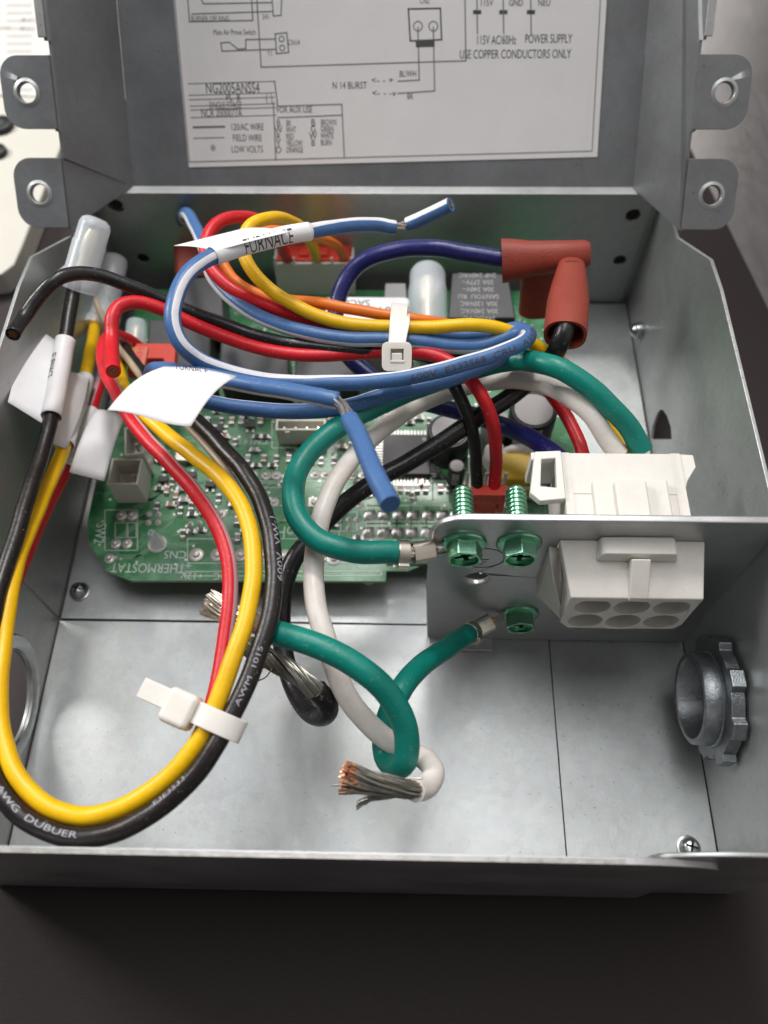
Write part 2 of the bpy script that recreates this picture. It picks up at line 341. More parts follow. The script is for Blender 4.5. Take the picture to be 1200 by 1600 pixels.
# back wall
bh = [circ(.95, 5.95, .36, 12), circ(1.35, 2.85, .3, 12), circ(23.96, 5.5, .33, 12), circ(24.0, 2.85, .3, 12)]
g = G(); g.plate([[(.3, 0), (W-.3, 0), (W-.3, HB-.02), (.3, HB-.02)]]+bh, ((0, D+.1, 0), X_, Z_, Y_), t); g.build('back_wall', M['galv'], box, bevel=.03)
for l in bh: g = G(); cx = sum(a for a, b in l)/len(l); cy = sum(b for a, b in l)/len(l); g.rev([(.3, 0), (.3, .05), (.16, .06), (.14, .3)], (cx, D+.2, cy), Y_, 8); g.build('hole_shade_plug', M['dark'], box)  # near-black plugs stand in for the shade inside the bolt holes
g = G(); g.b2(-.12, W+.12, D+.245, D+.32, 0, HB-.25); g.build('back_wall', M['galv'], box)
# front wall: two overlapping sheets with rounded ends
def rc(x0, x1, z0, z1, r, right=True):
    if right: return [(x0, z0), (x1, z0), (x1, z1-r)]+circ(x1-r*2.6, z1-r, r*2.6, 10, r, 0, pi/2)[1:]+[(x0, z1)]
    return [(x0, z0), (x1, z0), (x1, z1), (x0+r*2.6, z1)]+circ(x0+r*2.6, z1-r, r*2.6, 10, r, pi/2, pi)[1:]+[(x0, z0+.1)]
g = G(); g.plate([rc(-3.0 if False else -.18, 21.95, 0, HS-.02, 1.0)], ((0, -.05, 0), X_, Z_, -Y_), .17); g.build('front_wall', M['galv_bracket'], box, bevel=.05)
g = G(); g.plate([rc(20.2, W+.2, 0, HS+.26, .9, False)], ((0, .10, 0), X_, Z_, -Y_), .14); g.build('front_wall', M['galv_bracket'], box, bevel=.05)

for x0_, x1_, y0_, zz in ((-.1, 19.4, -.215, HS-.02), (23.0, W+.1, -.03, HS+.26)):
    g = G(); x = x0_
    while x < x1_-.3: x2 = min(x1_, x+R.uniform(1.2, 3.4)); g.b2(x, x2, y0_, y0_+.125, zz-.02, zz+.006+R.uniform(0, .006)); x = x2
    g.build('sheared_edge', M['edge'], box)
def pan_screw(name, c, n, r, label=None, parent=None, mt='zinc'):
    g = G(); n = V(n).normalized(); c = V(c)
    e1 = n.orthogonal().normalized(); e2 = n.cross(e1); a = .5; e1, e2 = e1*math.cos(a)+e2*math.sin(a), e2*math.cos(a)-e1*math.sin(a)
    g.rev([(r*1.15, -.02), (r*1.15, .06), (r, .08), (r*.96, .22), (r*.8, .34), (r*.45, .42), (.0001, .43)], c, n, 20)
    o = g.build(name, M[mt], parent, smooth=50)
    s = G()
    for u, v in ((e1, e2), (e2, e1)):
        rot = Matrix((u, v, n)).transposed(); s.box(c+n*.415, (r*1.1, r*.2, .06), rot)
    q = s.build('cross_slot', M['dark'], o if parent is None else parent)
    return o
sA = pan_screw('panel_screw', at(125, 925, z=.08), Z_, .36); tag(sA, 'round zinc screw in the steel plate below left of the circuit board', 'screw')
sB = pan_screw('panel_screw', at(1076, 1325, z=.0), Z_, .36); tag(sB, 'round zinc screw on the box floor beside the front wall', 'screw')
g = G(); c = at(1003, 516, X=W-.02); g.rev([(.34, 0), (.40, .10), (.30, .42), (.12, .55), (.0001, .56)], c, -X_, 18); sC = tag(g.build('screw_tip', M['zinc'], smooth=50), 'shiny zinc screw end poking through the right wall at the back', 'screw')

# ------------------------------------------------------------------ conduit fitting on the right wall
cf = thing('conduit_fitting', 'cast zinc conduit fitting with toothed locknut in the right wall', 'conduit fitting', (W, 5.65, 2.65))
cc = V((W, 5.85, 3.1))
g = G(); loop = []
for k in range(8):
    a = 2*pi*k/8
    for da, r in ((-.19, 2.02), (-.13, 2.25), (.13, 2.25), (.19, 2.02)): loop.append((r*math.cos(a+da), r*math.sin(a+da)))
    for j in (1, 2, 3): b = a+.17+(2*pi/8-.34)*j/4; loop.append((2.02*math.cos(b), 2.02*math.sin(b)))
g.plate([loop, circ(0, 0, 1.62, 40)], (cc-X_*.08, Y_, Z_, -X_), .46); g.build('locknut', M['castzinc'], cf, bevel=.06)
g = G(); pf = [(1.64, -.4)]
for k in range(9): pf += [(1.64, .0+k*.075), (1.58, .0375+k*.075)]
pf += [(1.60, .72), (1.56, 1.15), (1.5, 1.2), (1.36, 1.18), (1.30, 1.08), (1.28, -1.6), (1.64, -1.6)]
g.rev(pf, cc, -X_, 40, closed=True); g.build('threaded_sleeve', M['castzinc'], cf, smooth=50)
g = G(); g.rev([(2.3, -.2), (2.3, -1.2), (1.28, -1.2), (1.28, -.2)], cc, -X_, 32, closed=True); g.build('outer_body', M['castzinc'], cf, smooth=50)

# ------------------------------------------------------------------ lid
ll = V((0, .663, .749)); ln = V((0, -.749, .663)); P0 = V((0, 27.3, 6.7))
lid = thing('hinged_lid', 'galvanised steel lid standing open behind the box with wiring diagram label', 'box lid', P0+V((12.5, 0, 0)))
def LP(x, l, h=0): return V((x, 0, 0))+P0+ll*l+ln*h
LT = 19.0
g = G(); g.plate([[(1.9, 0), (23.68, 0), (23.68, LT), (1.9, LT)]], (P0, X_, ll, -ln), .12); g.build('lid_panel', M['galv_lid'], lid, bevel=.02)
for s, xc, xr in ((-1, 1.9, 0.0), (1, 23.68, 25.05)):
    g = G(); T = V((s*.12, 0, 0))
    q = [LP(xc, 0), LP(xc, LT), LP(xr, LT, 3), LP(xr, 5.1, 3), LP(xr-s*.12, 5.1, 2.9), LP(xr-s*.12, 4.65, 2.9), LP(xr, 4.6, 2.95), LP(xr, 1.95, 2.95), LP(xr-s*.1, 1.9, 2.9), LP(xr-s*.1, .95, 2.88), LP(xr, .9, 2.88), LP(xr, -1.75, 2.85)]
    n = len(q); vs = q+[a+T for a in q]
    cen = len(vs); fs = [tuple(range(n))] if s > 0 else [tuple(reversed(range(n)))]
    fs.append(tuple(range(2*n-1, n-1, -1)) if s > 0 else tuple(range(n, 2*n)))
    for i in range(n): j = (i+1) % n; fs.append((i, i+n, j+n, j) if s > 0 else (j, j+n, i+n, i))
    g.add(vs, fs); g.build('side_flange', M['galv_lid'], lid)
    g = G(); g.plate([[(0, 5.2), (.32, 5.2), (.32, LT), (0, LT)]], (P0+V((xr, 0, 0))+ln*3.0, X_*s, ll, ln), .1); g.build('rim_lip', M['galv'], lid, bevel=.03)
    for l0, l1, hc, nm in ((2.0, 4.6, 3.25, 'mounting_ear'), (-1.7, .95, -.45, 'mounting_ear')):
        wd = 2.0; r = .75
        lp = [(-.02, l0), (wd-r, l0)]+circ(wd-r, l0+r, r, 8, None, -pi/2, 0)[1:]+circ(wd-r, l1-r, r, 8, None, 0, pi/2)+[(-.02, l1)]
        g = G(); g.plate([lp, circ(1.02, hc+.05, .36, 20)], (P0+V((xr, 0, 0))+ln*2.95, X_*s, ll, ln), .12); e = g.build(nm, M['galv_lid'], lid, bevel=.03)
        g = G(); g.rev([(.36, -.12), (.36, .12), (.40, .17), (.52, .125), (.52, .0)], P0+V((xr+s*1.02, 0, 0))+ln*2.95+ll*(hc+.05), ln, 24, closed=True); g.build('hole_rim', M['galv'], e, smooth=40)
g = G(); g.hull8([LP(1.9, LT), LP(23.68, LT), LP(23.68, LT+.12), LP(1.9, LT+.12)], [LP(0, LT, 4.2), LP(25.05, LT, 4.2), LP(25.05, LT+.12, 4.2), LP(0, LT+.12, 4.2)]); g.build('shade_flange', M['galv_lid'], lid)  # unseen flange, added and made taller than the sides to shade the lid panel
g = G(); g.b2(.4, W-.4, D+.02, D+.5, HB-.02, HB+.06); g.build('hinge_strip', M['galv_bracket'], lid, bevel=.03)
# the printed wiring label
la, lb, lc, ld = [ (4.42, .78), (22.05, 1.22), (21.75, 14.5), (4.1, 14.5) ]
u_ = V((lb[0]-la[0], lb[1]-la[1], 0)); sk = u_.y/u_.x
def LL(x, l, h=.05): return LP(x, l+(x-4.4)*sk*.75, h)
g = G(); g.hull8([LP(*p, 0.005) for p in (la, lb, lc, ld)], [LP(*p, .035) for p in (la, lb, lc, ld)])
lab = g.build('wiring_label', M['labeledge'], lid)
ins = [(4.72, .98), (21.62, 1.42), (21.32, 14.2), (4.42, 14.2)]
g = G(); g.add([LP(*p, .039) for p in ins], [(0, 1, 2, 3)]); g.build('label_face', M['label'], lab)
pk, pg = G(), G()
def pln(g, pts, wd=.05):
    """printed line through photo points on the label plane"""
    q = [lidpt(*p) for p in pts]
    for a, b in zip(q, q[1:]):
        dd = (b-a).normalized(); s = dd.cross(ln)*wd/2; g.add([a-s-dd*wd/2, b-s+dd*wd/2, b+s+dd*wd/2, a+s-dd*wd/2], [(0, 3, 2, 1)])
def lidpt(px, py, h=.046):
    dd = rt*((px-600)/F)-up*((py-800)/F)+fw; tt = (P0+ln*h-CAM).dot(ln)/dd.dot(ln); return CAM+dd*tt
def ptx(g, s, px, py, size, sx=1, al=.5):
    size *= .80; sx *= .86
    o = lidpt(px, py, .047); o2 = lidpt(px+50, py-.3, .047); u = (o2-o).normalized(); v = ln.cross(u); h_ = G(); textg(h_, s, o, u, v, size, sx, align=al); h_.build('printed_word', M['ink'] if g is pk else M['inkg'], lab)
pln(pg, [(273, 0), (296, 253), (925, 236), (938, 0)], .035)
pln(pg, [(400, -20), (408, 105), (728, 95), (726, -20)]); pln(pg, [(292, -20), (296, 34), (395, 32), (392, -20)]); pln(pg, [(440, 0), (439, 24), (427, 25), (425, -3)]); pln(pg, [(310, -10), (318, 6), (425, 4)])
pln(pg, [(300, 22), (425, 18)]); ptx(pk, 'BURNER OFF RING', 328, 29, .26, .75); ptx(pg, '24V', 415, 26, .25, .8)
ptx(pk, 'Main Air Prove Switch', 366, 50, .26, .78); pln(pg, [(345, 67), (347, 80), (430, 77)]); pln(pg, [(345, 67), (358, 66), (372, 77), (384, 76), (384, 62), (430, 61)]); pln(pg, [(430, 53), (432, 84), (451, 82), (448, 51), (430, 53)]); ptx(pk, 'CN14', 459, 66, .26, .8); ptx(pg, 'Y1', 421, 83, .3, .7)
for x, y in ((440, 61), (441, 75), (653, 41), (677, 41)):
    r = 7 if x > 600 else 4; pln(pg, [(x+r*math.cos(k*.6283), y+r*math.sin(k*.6283)*1.1) for k in range(11)], .04)
pln(pk, [(638, 14), (641, 64), (690, 62), (688, 13), (638, 14)], .06); ptx(pk, 'CN2', 663, 1, .26, .8)
g2 = G(); g2.add([lidpt(*p, .048) for p in ((649, 63), (679, 62), (679, 73), (650, 74))], [(0, 3, 2, 1)]); g2.build('printed_bar', M['ink'], lab)
pln(pg, [(653, 43), (655, 125), (622, 127)]); pln(pg, [(677, 43), (679, 142), (622, 146)]); ptx(pk, 'BL/WH', 637, 115, .30, .8); ptx(pk, 'BK', 641, 150, .3, .8)
ptx(pk, 'N 14 BURST', 546, 133, .34, .85); ptx(pk, '<- - +', 597, 125, .3, 1.4); ptx(pk, '<- - -v', 600, 145, .3, 1.4)
for x in (745, 786, 829): pln(pg, [(x, -10), (x+1, 52)], .05); pg2 = [(x-3, 19), (x+4, 19)]; pln(pk, pg2, .15)
ptx(pk, '115V', 760, 4, .3, .9); ptx(pk, 'GND', 806, 4, .3, .9); ptx(pk, 'NEU', 850, 4, .3, .9)
ptx(pk, '115V AC/60Hz', 775, 62, .42, .66); ptx(pk, 'POWER SUPPLY', 857, 60, .42, .68); ptx(pk, 'USE COPPER CONDUCTORS ONLY', 805, 84, .42, .72)
for y in (131, 149, 156, 166, 172, 184): pln(pg, [(294+(y-131)*.09, y), (429 if y < 160 else 431, y-4)], .035)
pln(pg, [(429, 127), (434, 166), (534, 163), (538, 247)]); pln(pg, [(434, 184), (533, 180)]); pln(pg, [(427, 160), (431, 250)])
ptx(pk, 'NG2005ANSS4', 363, 137, .52, .72); ptx(pk, 'PL  B', 364, 152, .34, .9); ptx(pk, 'SINGLE STAGE', 352, 164, .32, .7); ptx(pk, 'NCR 2000077A', 346, 176, .40, .7); ptx(pg, '( )', 420, 152, .4, .9)
ptx(pk, 'FOR AUX USE', 460, 171, .32, .8)
for i, (a, b) in enumerate((('120/AC WIRE', 198), ('FIELD WIRE', 215), ('LOW VOLTS', 233))):
    ptx(pk, a, 386, b, .34, .75); pln(pg, [(303, b+1), (350, b)], .09 if i == 0 else .04) if i < 2 else ptx(pk, '*', 333, b+2, .6)
for i, (a, b, c2, d2) in enumerate((('B', 'BK', 'B', 'BROWN'), ('W', 'WHT', 'G', 'GREEN'), ('R', 'RED', 'W', 'WHITE'), ('Y', 'YELLOW', 'B', 'BURN'), ('O', 'ORANGE', '', ''))):
    y = 192+i*10.5; ptx(pk, a, 435, y, .34); ptx(pk, b, 447, y, .30, .62, 0)
    if c2: ptx(pk, c2, 489, y-1, .34); ptx(pk, d2, 501, y-1, .30, .62, 0)
pk.build('printed_frame', M['ink'], lab); pg.build('printed_diagram', M['inkg'], lab)

# ------------------------------------------------------------------ things on the table at the left
g = G(); a = [at(-260, 140, z=TZ+.1), at(300, 158, z=TZ+.1), at(260, -260, z=TZ+.1), at(-300, -260, z=TZ+.1)]
g.hull8([p-Z_*.09 for p in a], a); pap = tag(g.build('printed_sheet', M['paper']), 'white printed sheet lying on the table behind the lid at upper left', 'paper sheet')
g = G()
for k in range(12):
    y = 8+k*12
    for q in range(3): g.add([at(-90+q*50, y+.0, z=TZ+.106), at(-50+q*50, y-.3, z=TZ+.106), at(-50+q*50, y+1.1, z=TZ+.106), at(-90+q*50, y+1.4, z=TZ+.106)], [(0, 1, 2, 3)])
g.build('ruled_lines', M['inkg'], pap)
for s, x, y in (('B (+)', 46, 31), ('B (-)', 43, 45), ('R/W', 4, 44)): g = G(); o = at(x, y, z=TZ+.107); textg(g, s, o, X_, Y_, .42, .9); g.build('printed_word', M['ink'], pap)
z = 1.2
cp = [at(-120, 148, z=z), at(98, 150, z=z), at(100, 215, z=z), at(34, 385, z=z), at(22, 412, z=z), at(2, 428, z=z), at(-30, 434, z=z), at(-200, 440, z=z)]
ix = [(p.x, p.y) for p in cp]; g = G(); g.plate([ix[::-1]], ((0, 0, TZ), X_, Y_, Z_), z-TZ)
cre = tag(g.build('cream_panel', M['cream'], bevel=.12, seg=3), 'cream white device cover with rounded corner left of the box', 'device cover')
kn = []
for x, y, r, lb_ in ((2, 199, .75, 'larger black ringed knob at the top edge of the cream cover'), (-3, 240, .55, 'smaller black knob at the left picture edge on the cream cover')):
    c = at(x, y, z=z+.01); g = G(); g.rev([(r, 0), (r, .15), (r*.9, .3), (r*.6, .36), (r*.55, .25), (.0001, .25)], c, Z_, 28)
    k = tag(g.build('black_knob', M['rubber'], smooth=40), lb_, 'knob'); g = G(); g.rev([(r*.45, .25), (r*.4, .34), (.0001, .36)], c, Z_, 16); g.build('metal_centre', M['zinc'], k, smooth=40)

# ------------------------------------------------------------------ circuit board
PZ = 1.6
def bp(px, py, z=PZ): return at(px, py, z=z)
ol = [bp(*q) for q in ((205, 907), (603, 908), (604, 880), (700, 879), (925, 881), (890, 560))]
yb = 26.2; pts = [(q.x, q.y) for q in ol]; pts[-2] = (21.2, pts[3][1]); pts[-1] = (21.2, yb)
cl = [bp(*q) for q in ((168, 893), (140, 850), (136, 815))]
pts += [(.95, yb)]+[(q.x, q.y) for q in cl[::-1]]
pcb = thing('circuit_board', 'green circuit board with soldered parts mounted in the box under the wires', 'circuit board', (10, 18, PZ))
hl = [circ(bp(171, 873).x, bp(171, 873).y, .13, 14)]
g = G(); g.plate([pts]+hl, ((0, 0, PZ-.17), X_, Y_, Z_), .165, mi=1)
for i, f in enumerate(g.f):
    if len(f) == 3 and all(g.v[k].z > PZ-.02 for k in f): g.m[i] = 0
board = g.build('board', [M['pcb'], M['pcbedge']], pcb)
for x, y in ((2.9, 12.6), (12.5, 11.6), (20, 12), (1.8, 25), (20, 25)): g = G(); g.cyl((x, y, .08), (x, y, PZ-.17), .3, 12); g.build('standoff', M['nylonw'], pcb)
# traces: bundles of parallel tracks, as one relief under the mask
g = G(); rr = random.Random(11)
def strip(g, P, wd, z):
    for a, b in zip(P, P[1:]):
        a, b = V((*a, z)), V((*b, z)); dd = (b-a)
        if dd.length < 1e-3: continue
        dd.normalize(); s = V((-dd.y, dd.x, 0))*wd/2; g.add([a-s, b-s, b+s, a+s], [(0, 1, 2, 3)])
dirs = [(1, 0), (.707, .707), (0, 1), (-.707, .707), (-1, 0), (-.707, -.707), (0, -1), (.707, -.707)]
for k in range(210):
    x, y = rr.uniform(1.4, 20.4), rr.uniform(11.2, 25); d0 = rr.randrange(0, 8, 2); n = rr.randint(2, 8); P = [(x, y)]; ds = [d0]
    for s in range(rr.randint(2, 4)):
        L = rr.uniform(.4, 1.8); x += dirs[d0][0]*L; y += dirs[d0][1]*L; P.append((x, y)); d0 = (d0+rr.choice((-1, 1))) % 8
    for j in range(n):
        o = j*.11; q = [(a+o*.9, b+o*.42) for a, b in P]
        if all(1.2 < a < 20.9 and 11.0 < b < 25.8 for a, b in q): strip(g, q, .04, PZ+.004+.0003*(k % 9))
tag(g.build('track', M['trace'], pcb), kind='stuff')
g = G()
for k in range(380):
    x, y = rr.uniform(1.3, 20.7), rr.uniform(11.2, 25.6); g.rev([(.055, 0), (.055, .012), (.02, .012)], (x, y, PZ), Z_, 7)
tag(g.build('via', M['pad'], pcb), kind='stuff')
# flux / glare film patches between parts (conformal residue)
# silkscreen outlines and words
g = G()
def sbox(px0, py0, px1, py1, wd=.035):
    a, b, c, d = bp(px0, py0), bp(px1, py0), bp(px1, py1), bp(px0, py1)
    strip(g, [(p.x, p.y) for p in (a, b, c, d, a)], wd, PZ+.009)
for q in ((164, 797, 215, 860), (573, 790, 598, 818), (596, 790, 620, 818), (620, 790, 642, 818), (642, 790, 666, 818), (666, 790, 690, 818), (573, 818, 598, 844), (596, 818, 620, 844), (620, 818, 642, 844), (642, 818, 666, 844), (666, 818, 692, 844),
          (290, 893, 596, 900), (293, 842, 600, 880), (625, 752, 650, 782), (650, 752, 676, 782), (676, 752, 700, 782), (532, 800, 558, 830), (505, 830, 530, 848), (395, 755, 440, 762), (425, 655, 515, 700), (180, 817, 200, 840), (198, 817, 213, 840), (405, 752, 600, 790)): sbox(*q)
g.build('silkscreen_outline', M['silk'], pcb)
def silk(s, px, py, size, sx=1):
    g = G(); textg(g, s, bp(px, py, PZ+.011), -X_, -Y_, size, sx); g.build('silkscreen_word', M['silk'], pcb)
silk('THERMOSTAT', 231, 888, .42, .80); silk('CN5', 274, 867, .34); silk('+12V', 300, 900, .3); silk('DC', 345, 901, .3); silk('RS485', 590, 851, .36)
silk('CN14', 400, 690, .3); silk('+', 295, 884, .35)
g = G(); o = bp(157, 833, PZ+.011); textg(g, 'SW2', o, V((.05, -1, 0)), V((1, .05, 0)), .42, .8); g.build('silkscreen_word', M['silk'], pcb)
a, b = bp(424, 818), bp(466, 880); g = G(); g.add([(a.x, b.y, PZ+.005), (b.x, b.y, PZ+.005), (b.x, a.y, PZ+.005), (a.x, a.y, PZ+.005)], [(0, 1, 2, 3)]); g.build('solid_green_patch', mat('plain_mask', (.03, .26, .07), .3), pcb)
silk('RoHS', 447, 832, .55, .8)
# pads
def mk_pad(r, r2=None):
    g = G(); g.rev([(r, 0), (r, .02), (r*.95, .03), (r*.5, .05), (r*.42, .16), (.0001, .2)], (0, 0, 0), Z_, 16); return g
g = mk_pad(.22); p0 = g.build('solder_pad', M['pad'], pcb, smooth=40, org=(0, 0, 0)); first = [p0]
def pad(px, py, k=1):
    if first: o = first.pop(); o.location = bp(px, py)-wpos(pcb)
    else: o = inst(p0, pcb, bp(px, py))
    o.scale = (k, k, 1); return o
for x, y in ((395, 742), (416, 743), (432, 743), (450, 744), (493, 742), (509, 742), (551, 743), (568, 742), (428, 785), (455, 787), (358, 744), (346, 803), (190, 806), (207, 806), (181, 850), (199, 850), (171, 873), (470, 745), (585, 757), (560, 787)): pad(x, y, 1)
for x, y in ((307, 867), (340, 867), (377, 867), (378, 868), (414, 868), (446, 869), (485, 871), (522, 873)):
    if x != 378: pad(x, y, 1.35)
for x, y in ((233, 804), (248, 804), (232, 817), (247, 817), (298, 820), (312, 818), (310, 830), (297, 832), (262, 790), (276, 786), (385, 801), (386, 820), (640, 770), (532, 795), (545, 812), (558, 812), (545, 826)): pad(x, y, .6)
a = bp(490, 785); g = G(); g.box((a.x, a.y, PZ+.02), (.42, .42, .04)); g.rev([(.12, 0), (.1, .15), (.001, .17)], a, Z_, 10); g.build('square_pad', M['pad'], pcb)
# domed solder joints on the terminal block footprint
g = G(); g.hull8([V((x*.24, y*.24, 0)) for x, y in ((-1, -1), (1, -1), (1, 1), (-1, 1))], [V((.03+x*.10, y*.1-.02, .17)) for x, y in ((-1, -1), (1, -1), (1, 1), (-1, 1))])
j0 = g.build('solder_joint', M['solder'], pcb, org=(0, 0, 0), smooth=70); used = [0]
for y, xs in ((805, (578, 600, 623, 645, 669, 691, 712)), (832, (576, 599, 621, 644, 667, 690))):
    for x in xs:
        if not used[0]: used[0] = 1; j0.location = bp(x, y)-wpos(pcb); o = j0
        else: o = inst(j0, pcb, bp(x, y))
        o.rotation_euler = (0, 0, R.uniform(-.2, .2)+R.choice((0, pi/2)))
# small parts: body with two soldered ends
def smd(name, m, L=.35, Wd=.19, H=.13):
    g = G(); g.box((0, 0, H/2), (L*.6, Wd, H), mi=0)
    for s in (-1, 1): g.box((s*L*.4, 0, H*.52), (L*.2, Wd*1.02, H*1.06), mi=1); g.box((s*L*.58, 0, .03), (L*.25, Wd*1.1, .06), mi=1, taper=.6)
    o = g.build(name, [m, M['solder']], pcb, org=(0, 0, 0)); return o
sr, scp, spl = smd('chip_resistor', M['smdg']), smd('chip_capacitor', M['smdt'], .34, .21, .17), smd('chip_inductor', M['smdw'], .36, .21, .17)
for o, p in ((sr, (500, 668)), (scp, (655, 755)), (spl, (662, 757))): o.location = bp(*p)-wpos(pcb)
occ = []
def sp(kind, px, py, rz=0):
    q = bp(px, py)
    if any((q-o).length < .33 for o in occ): return
    occ.append(q); inst({'r': sr, 'c': scp, 'l': spl}[kind], pcb, q, rz)
H2 = pi/2
for x, k in ((325, 'l'), (347, 'r'), (363, 'c'), (378, 'l'), (393, 'r'), (408, 'c')): sp(k, x, 660, H2)
for x, k in ((340, 'l'), (352, 'c'), (402, 'r'), (415, 'r')): sp(k, x, 684)
for x in (388, 400, 413, 425, 432, 437, 452, 458): sp(R.choice('rcl'), x, 719, H2); sp('r', x+1, 729)
for x in (502, 512, 522, 531, 540): sp(R.choice('rc'), x, 722, H2)
for x, k in ((625, 'c'), (638, 'l'), (652, 'l'), (665, 'c'), (688, 'c'), (701, 'r')): sp(k, x, 765, H2)
for x, y in ((250, 765), (262, 768), (276, 776), (284, 766), (270, 755), (288, 783), (300, 792), (310, 776), (318, 800), (330, 812), (268, 790), (283, 800), (240, 720), (252, 722), (262, 712), (275, 738), (262, 735), (372, 815), (384, 830), (372, 842), (375, 800), (366, 790), (300, 832), (315, 830), (298, 842), (470, 700), (450, 706), (535, 700), (550, 690), (540, 667), (555, 655), (565, 668), (575, 690), (560, 705), (600, 655), (620, 660), (640, 662), (655, 655), (670, 660), (685, 668), (700, 676), (690, 690), (685, 745), (700, 752), (345, 700), (357, 707), (398, 705), (440, 640), (462, 645), (485, 642), (505, 640), (378, 640), (360, 642), (340, 645), (420, 650), (515, 690), (520, 655), (610, 640), (580, 650), (530, 810), (520, 822), (508, 838), (560, 842), (218, 655), (228, 690), (245, 700)):
    sp(R.choice('rrcl'), x, y, R.choice((0, H2)))
for k in range(75):
    x, y = R.uniform(210, 720), R.uniform(600, 860)
    if 590 < x < 690 and 668 < y < 760: continue
    if 560 < x < 720 and 785 < y < 850: continue
    if 425 < x < 515 and 650 < y < 705: continue
    if (290 < x < 600 and y > 845) or (415 < x < 475 and y > 815) or x < 240 and y > 700: continue
    sp(R.choice('rrrcl'), x, y, R.choice((0, H2)))
# three-legged transistors
g = G(); g.box((0, 0, .13), (.42, .26, .2), mi=0)
for x, y in ((-.13, -.2), (.13, -.2), (0, .2)): g.box((x, y, .05), (.1, .2, .08), mi=1)
t0 = g.build('transistor', [M['chip'], M['pad']], pcb, org=(0, 0, 0)); t0.location = bp(256, 752)-wpos(pcb)
for x, y, r in ((392, 668, 0), (345, 672, 1.57), (560, 760, 0), (330, 760, 0), (300, 745, 0)): inst(t0, pcb, bp(x, y), r)
# big pads of a bright shiny part beside the red and yellow wires
a = bp(290, 718); g = G(); g.box((a.x, a.y, PZ+.15), (.8, .5, .3)); g.build('bright_metal_clip', M['tinb'], pcb, bevel=.04)
# quad flat chip with pins
a, b = bp(603, 683, PZ+.3), bp(668, 738, PZ+.3); cx, cy = (a.x+b.x)/2, (a.y+b.y)/2; hw = 1.0
g = G(); g.box((cx, cy, PZ+.22), (2*hw, 2*hw, .26)); ch = g.build('microcontroller_chip', M['chip'], pcb, bevel=.03)
g = G(); g.rev([(.09, 0), (.07, -.02), (.0001, -.025)], (cx+.75, cy+.75, PZ+.36), Z_, 12); g.build('index_dot', M['grey'], ch)
g = G(); g.box((0, .0, .07), (.07, .34, .05)); g.box((0, -.16, .04), (.08, .2, .05)); pin0 = g.build('chip_pin', M['pad'], ch, org=(0, 0, 0)); n0 = 0
for k in range(12):
    o = -.8+k*1.6/11
    for x, y, r in ((cx+o, cy-hw-.14, 0), (cx+o, cy+hw+.14, pi), (cx-hw-.14, cy+o, -pi/2), (cx+hw+.14, cy+o, pi/2)):
        if n0 == 0: pin0.location = V((x, y, PZ))-wpos(ch); n0 = 1
        else: q = inst(pin0, ch, (x, y, PZ), r)
# support post through the board
a = bp(246, 850); g = G(); g.rev([(.40, 0), (.38, .05), (.2, .06)], a, Z_, 24); po = g.build('support_post', M['nylonw'], pcb, smooth=40)
g = G()
for k in range(4):
    an = k*pi/2+.5; g.hull8([a+V((math.cos(an+q)*r, math.sin(an+q)*r, .03)) for q, r in ((-.45, .08), (-.6, .36), (.6, .36), (.45, .08))], [a+V((math.cos(an+q)*r, math.sin(an+q)*r, 1.0)) for q, r in ((-.4, .05), (-.5, .15), (.5, .15), (.4, .05))])
g.build('spread_prong', M['clear'], po)
# headers
def header(name, corners, ztop, depth, pins, m, lab=None, wall=.09, slot=False):
    """open-topped connector shell: four photo corners of its rim at ztop"""
    q = [at(x, y, z=ztop) for x, y in corners]; c = sum(q, V())/4
    u = ((q[1]-q[0])+(q[2]-q[3])).normalized(); v = Z_.cross(u); wx = ((q[1]-q[0]).dot(u)+(q[2]-q[3]).dot(u))/2; wy = abs(((q[3]-q[0]).dot(v)+(q[2]-q[1]).dot(v))/2)
    fr = (V((c.x, c.y, PZ)), u, v, Z_); a, b = wx/2, wy/2
    g = G(); o_ = [(-a, -b), (a, -b), (a, b), (-a, b)]; i_ = [(-a+wall, -b+wall), (a-wall, -b+wall), (a-wall, b-wall), (-a+wall, b-wall)]
    g.plate([o_, i_], (V((c.x, c.y, ztop-depth)), u, v, Z_), depth); g.plate([o_], fr, ztop-depth-PZ); o = g.build(name, m, pcb, bevel=.02)
    for k in range(pins):
        t_ = (-a+wall)+(2*a-2*wall)*(k+.5)/pins if wx > wy else 0; t2 = 0 if wx > wy else (-b+wall)+(2*b-2*wall)*(k+.5)/pins
        g = G(); pz = ztop-depth; pc = V((c.x, c.y, 0))+u*t_+v*t2; g.box((pc.x, pc.y, pz+depth*.35), (.1, .1, depth*.7), taper=.6); g.build('pin', M['tinb'], o)
    return o, c, u, v, a, b
header('pin_header', ((168, 757), (222, 757), (216, 716), (173, 716)), 3.1, 1.0, 2, M['header'])
header('pin_header', ((192, 712), (226, 708), (222, 664), (196, 668)), 3.3, 1.0, 3, M['header'])
o, c, u, v, a, b = header('pin_header', ((432, 672), (508, 672), (510, 655), (430, 655)), 2.7, .7, 4, M['header'])
g = G(); g.box(c-v*(b+.03)-u*.55+Z_*-.3, (.22, .1, .5)); g.build('locking_rib', M['header'], o, bevel=.03)
